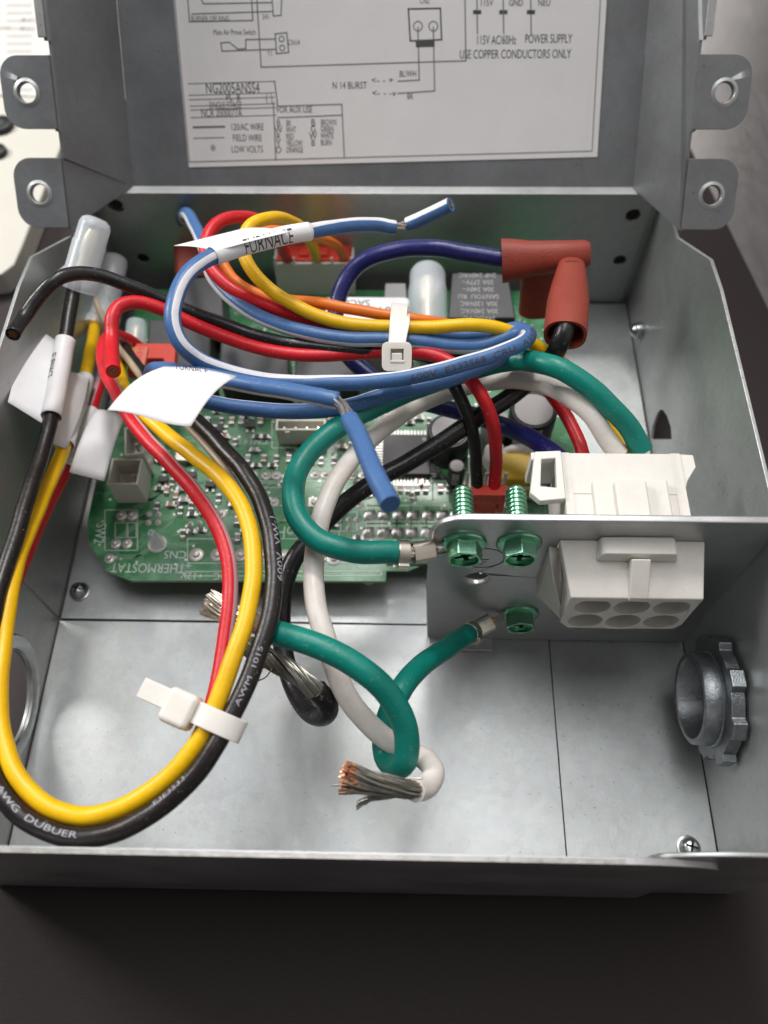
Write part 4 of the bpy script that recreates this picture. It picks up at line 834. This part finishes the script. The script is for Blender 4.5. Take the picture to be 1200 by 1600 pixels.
def terminal(parent, fr, end, screw, lab):
    """crimped fork terminal: band on the insulation, barrel on the strands, tongue to the screw"""
    p, t_, e1, e2 = fr[end]; s = -1 if end == 0 else 1; d = t_*s; x = thing('crimp_terminal', lab, 'terminal', p)
    nn = 22; g = G()
    q = p-d*.32; g.rev([(RG*1.13, 0), (RG*1.13, .36), (RG*1.0, .36), (RG*1.0, 0)], q, d, nn, closed=True); n_ = (e1*.2+e2*-.98).normalized()
    g.box(q+d*.18+n_*(RG*1.18)+V((0, 0, -.05)), (.34, .12, .3), Matrix((d, n_, d.cross(n_))).transposed()); g.build('insulation_band', M['tinb'], x, bevel=.03)
    b0 = p+d*.16; sc_ = V(screw); dd = (sc_-b0); L = dd.length; dd.normalize()
    g = G(); pr = []
    for k in range(28):
        a = 2*pi*k/28; r = .34*(1-.22*math.exp(-((math.cos(a-1.2)-1)**2)*25)-.16*math.exp(-((math.cos(a-3.6)-1)**2)*25)); pr.append((r*math.cos(a), r*.82*math.sin(a)))
    side = dd.cross(e1).normalized(); upv = side.cross(dd).normalized()
    g.plate([pr], (b0, side, upv, dd), .72); g.build('crimp_barrel', M['tinb'], x, bevel=.03)
    g = G()
    for k in range(9): a = k*.7; g.cyl(b0+dd*.7+(side*math.cos(a)+upv*math.sin(a)*.7)*.13, b0+dd*(.76+.05*(k % 3))+(side*math.cos(a)+upv*math.sin(a)*.7)*.14, .035, 6)
    g.build('strand_ends', M['copper'], x)
    e = sc_; a = b0+dd*.66-upv*.1; w_ = V((0, 0, 1)).cross(dd).normalized(); 
    g = G(); t1 = V((0, -.03, 0)); up2 = Z_*.2
    g.hull8([a-side*.16, a+side*.16, e+Z_*-.24+t1, e+Z_*.24+t1][0:4], [a-side*.16+upv*.05, a+side*.16+upv*.05, e+Z_*-.24+t1*3, e+Z_*.24+t1*3]); g.build('fork_tongue', M['tinb'], x)
    strands(x, [tuple(p-d*.02), tuple(p+d*.1), tuple(b0+dd*.1)], .2, 20, .035, world=True, seed=9)
c = at(700, 853, Y=BY); terminal(g1, f1, 0, (c.x, BY-.03, c.z), 'silver crimp terminal on the upper green wire under the corner screw')
c = at(790, 958, Y=BY); terminal(g2, f2, 0, (c.x, BY-.03, c.z), 'silver crimp terminal on the lower green wire under the lowest screw')
# thick white and black
RW = .325
wW, fW = wire('power_wire', 'thick white wire with stranded end sweeping down to the front floor', [(968, 712, 7.8), (950, 690, 8.1), (925, 650, 8.6), (890, 620, 8.6), (852, 602, 8.3), (800, 594, 7.8), (745, 600, 7.2), (694, 615, 6.9), (645, 637, 7), (598, 670, 7.3), (556, 710, 7.6), (525, 752, 7.9), (505, 798, 8), (494, 845, 8), (490, 900, 8), (494, 945, 8), (506, 990, 7.9), (520, 1035, 7.7), (538, 1080, 7.4), (567, 1120, 7), (600, 1152, 6.7), (635, 1174, 6.5), (662, 1185, 6.5), (677, 1205, 6.9), (668, 1228, 7.5), (648, 1235, 8)], RW, M['white'])
strands(wW, [(655, 1234, 7.9), (640, 1233, 8.1), (610, 1228, 8.4), (575, 1222, 8.6), (540, 1214, 8.8)], .24, 120, .026, twist=.18, splay=.75, m='tin', seed=5, ragged=.18, tipm='copper')
strands(wW, [(628, 1240, 8.1), (600, 1248, 8.2), (575, 1250, 8), (556, 1262, 7.8)], .06, 5, .03, twist=.3, splay=1.5, m='tin', seed=7, ragged=.4)
strands(wW, [(560, 1226, 8.6), (540, 1227, 8.6), (518, 1227, 8.5)], .02, 1, .028, m='tin', seed=8); strands(wW, [(640, 1217, 8.4), (650, 1217, 8.5), (660, 1217, 8.6)], .02, 1, .03, m='tin', seed=8)
RK = .3
wK2, fK2 = wire('power_wire', 'thick black wire from the upright red boot running diagonally down left', [(889, 470, 9.2), (883, 515, 9.75), (872, 543, 9.3), (853, 572, 8.3), (832, 592, 7.6), (794, 622, 7.2), (745, 654, 6.9), (700, 684, 6.6), (642, 720, 6.2), (598, 745, 6), (554, 774, 5.8), (520, 803, 5.6), (490, 838, 5.4), (462, 870, 5.3), (446, 905, 5.1), (440, 950, 4.8), (441, 1000, 4.4), (449, 1045, 4.3), (464, 1085, 4.6), (484, 1112, 5.2), (503, 1119, 5.9), (512, 1108, 6.6), (507, 1092, 7.1), (495, 1078, 7.4)], .40 if False else .33, M['black'], cuts=('end',))
strands(wK2, [(502, 1086, 7.3), (485, 1072, 7.5), (460, 1052, 7.6), (430, 1035, 7.6), (400, 1018, 7.5), (388, 1008, 7.4)], .27, 130, .026, twist=.55, splay=.25, m='tin', seed=12)
strands(wK2, [(425, 1045, 7.8), (415, 1058, 7.9), (402, 1063, 8)], .015, 2, .018, m='tin', seed=2)

# the loop at the left: yellow, black, red
LB = 8.6
wY2, fY2 = wire('wire', 'yellow wire making the big loop at the left with a zip tie', [(149, 505, 3.6), (145, 530, 4.2), (133, 590, 5), (112, 660, 5.8), (92, 720, 6.4), (62, 790, 7.2), (30, 870, 8), (14, 940, 8.3), (5, 1009, 8.5), (0, 1060, 8.6), (-1, 1110, 8.6), (5, 1155, 8.6), (20, 1200, 8.6), (46, 1237, 8.6), (84, 1264, 8.6), (127, 1275, 8.6), (175, 1267, 8.7), (222, 1245, 8.8), (264, 1214, 9), (296, 1178, 9.2), (321, 1140, 9.4), (342, 1090, 9.6), (362, 1035, 9.8), (380, 984, 9.9), (391, 935, 9.9), (396, 890, 9.9), (393, 840, 9.9), (380, 795, 9.9), (350, 752, 9.8), (312, 720, 9.6), (275, 690, 9.4), (248, 668, 9.2), (222, 645, 9), (200, 615, 8.2), (188, 590, 7), (190, 565, 5.5), (205, 550, 4.5)], .25, M['yellow'])
wK3, fK3 = wire('wire', 'dark printed wire making the outside of the big left loop', [(117, 440, 7.5), (112, 470, 7.5), (106, 510, 7.4), (95, 570, 7.3), (83, 640, 7.6), (66, 705, 7.7), (44, 775, 8.1), (22, 845, 8.4), (0, 915, 8.6), (-14, 985, 8.7), (-24, 1050, 8.7), (-27, 1110, 8.7), (-22, 1170, 8.7), (-8, 1220, 8.7), (17, 1260, 8.7), (48, 1285, 8.7), (87, 1303, 8.7), (127, 1309, 8.7), (175, 1301, 8.8), (222, 1280, 8.9), (266, 1250, 9.0), (303, 1214, 9.2), (335, 1167, 9.4), (360, 1120, 9.5), (382, 1078, 9.6), (401, 1030, 9.7), (416, 984, 9.8), (425, 940, 9.8), (428, 895, 9.8), (425, 848, 9.8), (415, 805, 9.7), (400, 768, 9.6), (376, 731, 9.5), (350, 703, 9.3), (325, 675, 9.2), (295, 648, 9), (262, 622, 8.6), (228, 590, 7.6), (205, 562, 6.2), (195, 545, 5)], .262, M['brown'], n=24)
wR3, fR3 = wire('wire', 'red wire with pale stripe running inside the left loop', [(222, 545, 3.8), (200, 530, 5), (180, 524, 6), (166, 530, 7), (160, 550, 7.8), (165, 580, 8.3), (182, 615, 8.8), (205, 655, 9.2), (232, 690, 9.4), (265, 724, 9.5), (300, 762, 9.5), (328, 803, 9.4), (350, 850, 9.3), (360, 900, 9.2), (358, 955, 9.1), (350, 1010, 9), (338, 1080, 8.9), (318, 1140, 8.6), (280, 1205, 8.3), (222, 1258, 8.1), (175, 1282, 8), (127, 1292, 8), (84, 1284, 8), (40, 1257, 8), (8, 1215, 8), (-8, 1160, 8), (-10, 1100, 8), (-6, 1020, 8), (12, 940, 7.5), (40, 870, 6.7), (74, 790, 5.9), (103, 735, 5.3), (128, 680, 5), (145, 635, 4.6), (158, 590, 4), (168, 545, 3.4)], .235, M['red'], stripe=(M['pink'], lambda u: -1.5+.4*u*2), half=.5)
wT, fT = wire('wire', 'thin tan wire beside the dark wire under the blank paper flag', [(150, 470, 4.4), (162, 500, 5), (180, 535, 6), (210, 575, 7.4), (250, 622, 8.4), (290, 662, 8.8), (325, 700, 9), (352, 735, 9.2), (374, 768, 9.3), (392, 810, 9.3), (402, 850, 9.2), (402, 900, 9), (390, 960, 8.8), (368, 1030, 8.6), (340, 1100, 8.4)], .13, M['tan'])
wprint(wK3, fK3, 'AWG DUBUER', 0, .30, r=.262) if False else None
s, i = arcat(fK3, 8, 1250); wprint(wK3, fK3, 'AWG  DUBUER', s-.35, .165, -.1, 'wprint', .262, sx=1.75)
s, i = arcat(fK3, 262, 1252); wprint(wK3, fK3, 'E3E3533', s-.3, .14, -.6, 'wprint', .262, sx=1.6)
s, i = arcat(fK3, 372, 1098); wprint(wK3, fK3, 'AWM  1015', s-.1, .14, .1, 'wprint', .262, sx=1.7)
s, i = arcat(fK3, 432, 905); wprint(wK3, fK3, '600V  VW-1', s-.2, .2, .75, 'wprint', .262, sx=1.5)
s, i = arcat(fA, 640, 588); wprint(wA, fA, '600V  E333568  CRU  AWM', s, .22, .35, 'ink', .262, sx=1.35)

# paper sleeves and flags
def sleeve(o, fr, i0, i1, r, m='tag'):
    g = G(); n = 20; P = fr[i0:i1]
    for p, t_, e1, e2 in P:
        for j in range(n): a = 2*pi*j/n; g.v.append(p+(e1*math.cos(a)+e2*math.sin(a))*r)
    for i in range(len(P)-1):
        for j in range(n): g.f.append([i*n+j, i*n+(j+1) % n, (i+1)*n+(j+1) % n, (i+1)*n+j]); g.m.append(0)
    s = g.build('paper_sleeve', M[m], o, smooth=60); md = s.modifiers.new('t', 'SOLIDIFY'); md.thickness = .02; return s
def flag(o, c4, sag=.0, nseg=10, m='tag', name='paper_flag', curl=0):
    """paper sheet through four world corners (a,b,c,d round the edge) with a bow"""
    a, b, c, d = [V(x) for x in c4]; nn = (b-a).cross(d-a).normalized(); 
    if nn.z < 0: nn = -nn
    g = G()
    for i in range(nseg+1):
        u = i/nseg
        for j in range(nseg+1):
            v = j/nseg; p = a.lerp(b, u).lerp(d.lerp(c, u), v); g.v.append(p+nn*(sag*math.sin(pi*v)+curl*math.sin(2*pi*u)*v+sag*.4*math.sin(pi*u)*(1-v)))
    for i in range(nseg):
        for j in range(nseg): k = i*(nseg+1)+j; g.f.append([k, k+nseg+1, k+nseg+2, k+1]); g.m.append(0)
    s = g.build(name, M[m], o, smooth=180); md = s.modifiers.new('t', 'SOLIDIFY'); md.thickness = .02; md.offset = 0; return s
_, ia = arcat(fA[:len(fA)//2], 482, 362); _, ib = arcat(fA[:len(fA)//2], 328, 403)
sl = sleeve(wA, fA, ia, ib, .315)
s0, _ = arcat(fA[:len(fA)//2], 452, 367); wprint(sl, fA, 'FURNACE', s0, .56, -.35, 'ink', .318, flip=True, sx=.52)
flag(wA, [at(338, 392, z=12.2), at(455, 362, z=11.9), at(385, 356, z=11.2), at(272, 384, z=11.4)], .05)
bf = flag(wB, [at(256, 573, z=11.6), at(370, 588, z=11.9), at(298, 666, z=12.8), at(168, 641, z=12.6)], .22, curl=.06)
bf['label'] = 'large blank white paper flag'
g = G(); o_ = at(300, 580, z=11.98); u_ = (at(340, 586, z=11.98)-o_).normalized(); textg(g, 'FURNACE', o_+V((0, .05, .08)), u_, V((0, .6, .8)), .2, .8); g.build('printed_text', M['ink'], bf)
_, ia = arcat(fK3[:len(fK3)//4], 104, 530); _, ib = arcat(fK3[:len(fK3)//4], 80, 655)
sleeve(wK3, fK3, ia, ib, .36); flag(wK3, [at(97, 540, z=6.6), at(46, 508, z=7), at(12, 628, z=8.2), at(70, 664, z=7.4)], .15)
s0, _ = arcat(fK3[:len(fK3)//4], 99, 560); wprint(wK3, fK3, 'FURNACE', s0, .3, 1.0, 'ink', .365, sx=.7)
_, ia = arcat(fY2[:len(fY2)//5], 131, 592); _, ib = arcat(fY2[:len(fY2)//5], 95, 702)
sleeve(wY2, fY2, ia, ib, .36); flag(wY2, [at(140, 592, z=5.4), at(106, 580, z=6.4), at(74, 690, z=7.2), at(104, 702, z=6.4)], .2)
nR = len(fR3); tail = fR3[int(nR*.8):]; _, ia = arcat(tail, 148, 640); _, ib = arcat(tail, 110, 735)
ia += int(nR*.8); ib += int(nR*.8); sleeve(wR3, fR3, min(ia, ib), max(ia, ib), .33)
flag(wR3, [at(150, 640, z=5.3), at(196, 652, z=5), at(163, 752, z=5.3), at(108, 738, z=5.8)], .35)

# zip ties
def ztie(label, c, ax, ra, rb, vd, head_at, wd=.58, name='zip_tie', tail=None, hs=(.98, .62, 1.0)):
    """strap: elliptic band round the axis ax; vd: direction of the long half axis; head sits at angle head_at"""
    c, ax, vd = V(c), V(ax).normalized(), V(vd); vd = (vd-ax*vd.dot(ax)).normalized(); wd_ = ax.cross(vd); o = thing(name, label, 'cable tie', c)
    g = G(); N_ = 40; th = .07
    for k in range(N_):
        a = 2*pi*k/N_; d = vd*math.cos(a)*ra+wd_*math.sin(a)*rb; nr = (vd*math.cos(a)*rb+wd_*math.sin(a)*ra).normalized()
        for s, q in ((-1, 0), (1, 0), (1, th), (-1, th)): g.v.append(c+d+nr*q+ax*s*wd/2)
    for k in range(N_):
        k2 = (k+1) % N_
        for j in range(4): g.f.append([k*4+j, k*4+(j+1) % 4, k2*4+(j+1) % 4, k2*4+j]); g.m.append(0)
    g.build('strap', M['nylon'], o, bevel=.025, smooth=None)
    a = head_at; d = vd*math.cos(a)*ra+wd_*math.sin(a)*rb; nr = (vd*math.cos(a)*rb+wd_*math.sin(a)*ra).normalized(); tn = ax.cross(nr).normalized()
    return o, c+d, nr, tn, ax
bc = at(622, 530, z=8.6)
o, hp_, nr, tn, ax = ztie('zip tie with square head facing up around the wire bundle', bc, X_+V((0, -.05, 0)), 1.32, .82, V((0, 1, .12)), 0)
hc = at(620, 557, z=10.35); upz = (CAM-hc).normalized(); ux = (X_-upz*X_.dot(upz)).normalized(); uy = upz.cross(ux)
g = G(); lp = []
for sx_, sy_, a0 in ((1, -1, -pi/2), (1, 1, 0), (-1, 1, pi/2), (-1, -1, pi)): lp += circ(sx_*.30, sy_*.28, .18, 5, None, a0, a0+pi/2)
g.plate([lp, [(-.2, -.22), (.22, -.22), (.22, .24), (-.2, .24)]], (hc-upz*.3, ux, uy, upz), .42); g.build('tie_head', M['nylon'], o, bevel=.06, seg=3)
g = G(); g.box(hc-upz*.15, (.5, .5, .1), Matrix((ux, uy, upz)).transposed()); g.build('slot_floor', M['nylonin'], o)
g = G(); g.box(hc+upz*.06-uy*.02, (.34, .26, .1), Matrix((ux, uy, upz)).transposed()); g.box(hc+upz*.06-uy*.16+ux*.03, (.46, .09, .14), Matrix((ux, uy, upz)).transposed()); g.build('cut_tail', M['nylon'], o, bevel=.02)
g = G(); ps = [tuple(at(620, 540, z=10.2)), tuple(at(623, 525, z=10.05)), tuple(at(627, 508, z=9.85)), tuple(at(628, 495, z=9.3)), tuple(at(628, 490, z=8.6))]
C = spline(ps, .1); n0 = None
for i, q in enumerate(C):
    p = V(q[:3]); t_ = tang([V(x[:3]) for x in C])[i]; sd = X_; nn = sd.cross(t_).normalized(); nn = nn if nn.dot(CAM-p) > 0 else -nn
    for s, h in ((-1, 0), (1, 0), (1, .07), (-1, .07)): g.v.append(p+sd*s*.28+nn*h)
for i in range(len(C)-1):
    for j in range(4): g.f.append([i*4+j, i*4+(j+1) % 4, (i+1)*4+(j+1) % 4, (i+1)*4+j]); g.m.append(0)
g.build('strap_front', M['nylon'], o, bevel=.02)
_, iy = arcat(fY2, 326, 1128); _, ik = arcat(fK3, 357, 1128)
pc_ = (fY2[iy][0]+fK3[ik][0])/2; ax = (fY2[iy][1]+fK3[ik][1]).normalized(); ld_ = fK3[ik][0]-fY2[iy][0]
o, hp_, nr, tn, ax = ztie('zip tie with tail closing the yellow and dark wire loop', pc_, ax, .66, .36, ld_, pi, wd=.6)
ld_ = (ld_-ax*ld_.dot(ax)).normalized(); hd = at(283, 1108, z=9.5); nz = ax.cross(ld_); nz = nz if nz.z > 0 else -nz
rot = Matrix((ld_, ax, nz)).transposed()
g = G(); g.box(hd, (.86, .95, .75), rot); g.build('tie_head', M['nylon'], o, bevel=.16, seg=4)
tl_ = at(243, 1084, z=9.45); g = G(); g.box(tl_, (.9, .56, .10), rot); g.build('tie_tail', M['nylon'], o, bevel=.03)

# rubber boots
def loft(g, secs, n=28, mi=0, cap=(1, 1)):
    """sections (centre, u, v, a, b) superellipse"""
    b0 = len(g.v)
    for c, u, v, a, b in secs:
        for j in range(n):
            th = 2*pi*j/n; cx, sx = math.cos(th), math.sin(th); g.v.append(V(c)+V(u)*a*math.copysign(abs(cx)**.85, cx)+V(v)*b*math.copysign(abs(sx)**.85, sx))
    for i in range(len(secs)-1):
        for j in range(n): g.f.append([b0+i*n+j, b0+i*n+(j+1) % n, b0+(i+1)*n+(j+1) % n, b0+(i+1)*n+j]); g.m.append(mi)
    if cap[0]: g.f.append([b0+j for j in range(n)][::-1]); g.m.append(mi)
    if cap[1]: g.f.append([b0+(len(secs)-1)*n+j for j in range(n)]); g.m.append(mi)
b1 = thing('terminal_boot', 'horizontal red rubber boot over the navy wire end', 'rubber boot', at(850, 405, z=8), 'red rubber terminal boots')
A0, A1 = at(784, 408, z=8.2), at(921, 397, z=8.6); ax = (A1-A0).normalized(); vv = (CAM-A0); vv = (vv-ax*vv.dot(ax)).normalized(); uu = ax.cross(vv)
g = G(); loft(g, [(A0+ax*.9, uu, vv, .3, .25), (A0+ax*.02, uu, vv, .72, .58), (A0, uu, vv, .83, .70), (A0+ax*.3, uu, vv, .80, .68), (A0+ax*1.1, uu, vv, .66, .6), (A0+ax*2.2-uu*-.0, uu, vv, .58, .55), (A1-ax*.15, uu, vv, .52, .5), (A1, uu, vv, .44, .42)]); g.build('boot_body', M['boot'], b1, smooth=50)
L0, L1 = at(846, 410, z=8.0), at(838, 486, z=5.6); al = (L1-L0).normalized(); u2 = (X_-al*X_.dot(al)).normalized(); v2 = al.cross(u2)
g = G(); loft(g, [(L0, u2, v2, .75, .4), (L0+al*1.2, u2, v2, .74, .48), (L1, u2, v2, .72, .5)]); g.build('boot_leg', M['boot'], b1, smooth=50)
b2 = thing('terminal_boot', 'upright red rubber boot over the thick black wire end', 'rubber boot', at(888, 470, z=8), 'red rubber terminal boots')
A0, A1 = at(893, 414, z=8.6), at(883, 524, z=9.6); ax = (A1-A0).normalized(); vv = (CAM-A0); vv = (vv-ax*vv.dot(ax)).normalized(); uu = ax.cross(vv)
g = G(); loft(g, [(A0, uu, vv, .42, .3), (A0+ax*.12, uu, vv, .50, .40), (A0+ax*.7, uu, vv, .56, .5), (A0+ax*1.6, uu, vv, .66, .58), (A0+ax*2.6, uu, vv, .74, .62), (A1-ax*.2, uu, vv, .74, .60), (A1, uu, vv, .72, .58), (A1-ax*.02, uu, vv, .62, .48), (A1-ax*.7, uu, vv, .45, .35)]); g.build('boot_body', M['boot'], b2, smooth=50)
g = G(); c = A0+ax*.55; g.rev([(.02, 0), (.0001, .01)], c, vv, 6)
for k in range(9): a_ = -1.1+k*.27; a2_ = a_+.27; g.tube([c+uu*.53*math.sin(a_)+vv*(.5*math.cos(a_)), c+uu*.53*math.sin(a2_)+vv*(.5*math.cos(a2_))], .012, 5)
g.build('parting_line', M['rubber'], b2)
b3 = thing('terminal_boot', 'dull red rubber boot low at the back left behind the blue wire', 'rubber boot', at(300, 380, z=3), 'red rubber terminal boots')
g = G(); A0, A1 = at(292, 352, z=3.6), at(300, 440, z=3.0); ax = (A1-A0).normalized(); uu = (X_-ax*X_.dot(ax)).normalized(); vv = ax.cross(uu)
loft(g, [(A0+ax*.4, uu, vv, .4, .35), (A0, uu, vv, .62, .5), (A0+ax*.5, uu, vv, .66, .55), (A1-ax*.4, uu, vv, .75, .55), (A1, uu, vv, .65, .5)]); g.build('boot_body', M['boot'], b3, smooth=50)

# translucent closed-end wire caps
def wcap(label, p0, p1, r, flare=True, inner='brass'):
    p0, p1 = V(p0), V(p1); ax = (p1-p0); L = ax.length; ax.normalize(); o = thing('end_connector', label, 'wire connector', p0, 'translucent closed end wire connectors')
    pr = [(r*1.28, -.1), (r*1.3, 0), (r*1.25, .35), (r*1.1, .5)] if flare else [(r*1.02, 0), (r*1.03, .1)]
    pr += [(r, .6), (r, L*.62), (r*.95, L*.64), (r*.93, L*.88), (r*.82, L*.95), (r*.55, L*.99), (.0001, L)]
    g = G(); g.rev(pr, p0, ax, 28); g.build('cap_shell', M['clear'], o, smooth=40)
    g = G(); g.rev([(r*.42, L*.12), (r*.46, L*.2), (r*.34, L*.38), (r*.46, L*.5), (r*.44, L*.72), (r*.3, L*.82), (.0001, L*.83)], p0, ax, 18); g.build('crimp_sleeve', M[inner], o, smooth=40)
    return o
wcap('tallest frosted wire cap in the back left corner', at(121, 446, z=7.4), at(152, 340, z=9.2), .64)
wcap('smaller frosted wire cap right of the tallest one', at(160, 495, z=2.8), at(182, 398, z=4.0), .62)
wcap('frosted wire cap on the yellow wire under the black wire', at(147, 518, z=3.4), at(162, 455, z=3.2), .62, inner='brass')
wcap('short frosted wire cap beside the hooked red wire', at(210, 560, z=2.6), at(214, 500, z=3.0), .5, False)
wcap('large frosted wire cap standing left of the dark relay', at(668, 512, z=4.0), at(668, 418, z=4.4), .85, False)
# red plug at the left
c = at(240, 566, z=4.2)
lp_ = thing('wire_plug', 'red two way plug half hidden behind the blank paper flag', 'plug', c)
g = G(); g.plate([[(-.85, -.9), (-.1, -.9), (-.1, -.2), (.55, -.2), (.75, -.9), (1.1, -.9), (1.0, .4), (.75, .62), (-.75, .62)]], (c, X_, Y_, Z_), .5); g.build('plug_body', M['plugred'], lp_, bevel=.06)
g = G(); g.box(c+V((-.42, -.25, .55)), (.62, 1.15, .14)); g.build('latch_tab', mat('pale_red', (.62, .16, .11), .45), lp_, bevel=.04)
g = G(); textg(g, 'HXH', c+V((-.42, -.25, .63)), Y_, -X_, .3, 1.1); g.build('moulded_word', M['plugred'], lp_)
g = G(); g.cyl(c+V((.5, -.75, .0)), c+V((.5, -.75, .6)), .2, 14); g.build('white_core', M['nylonw'], lp_)
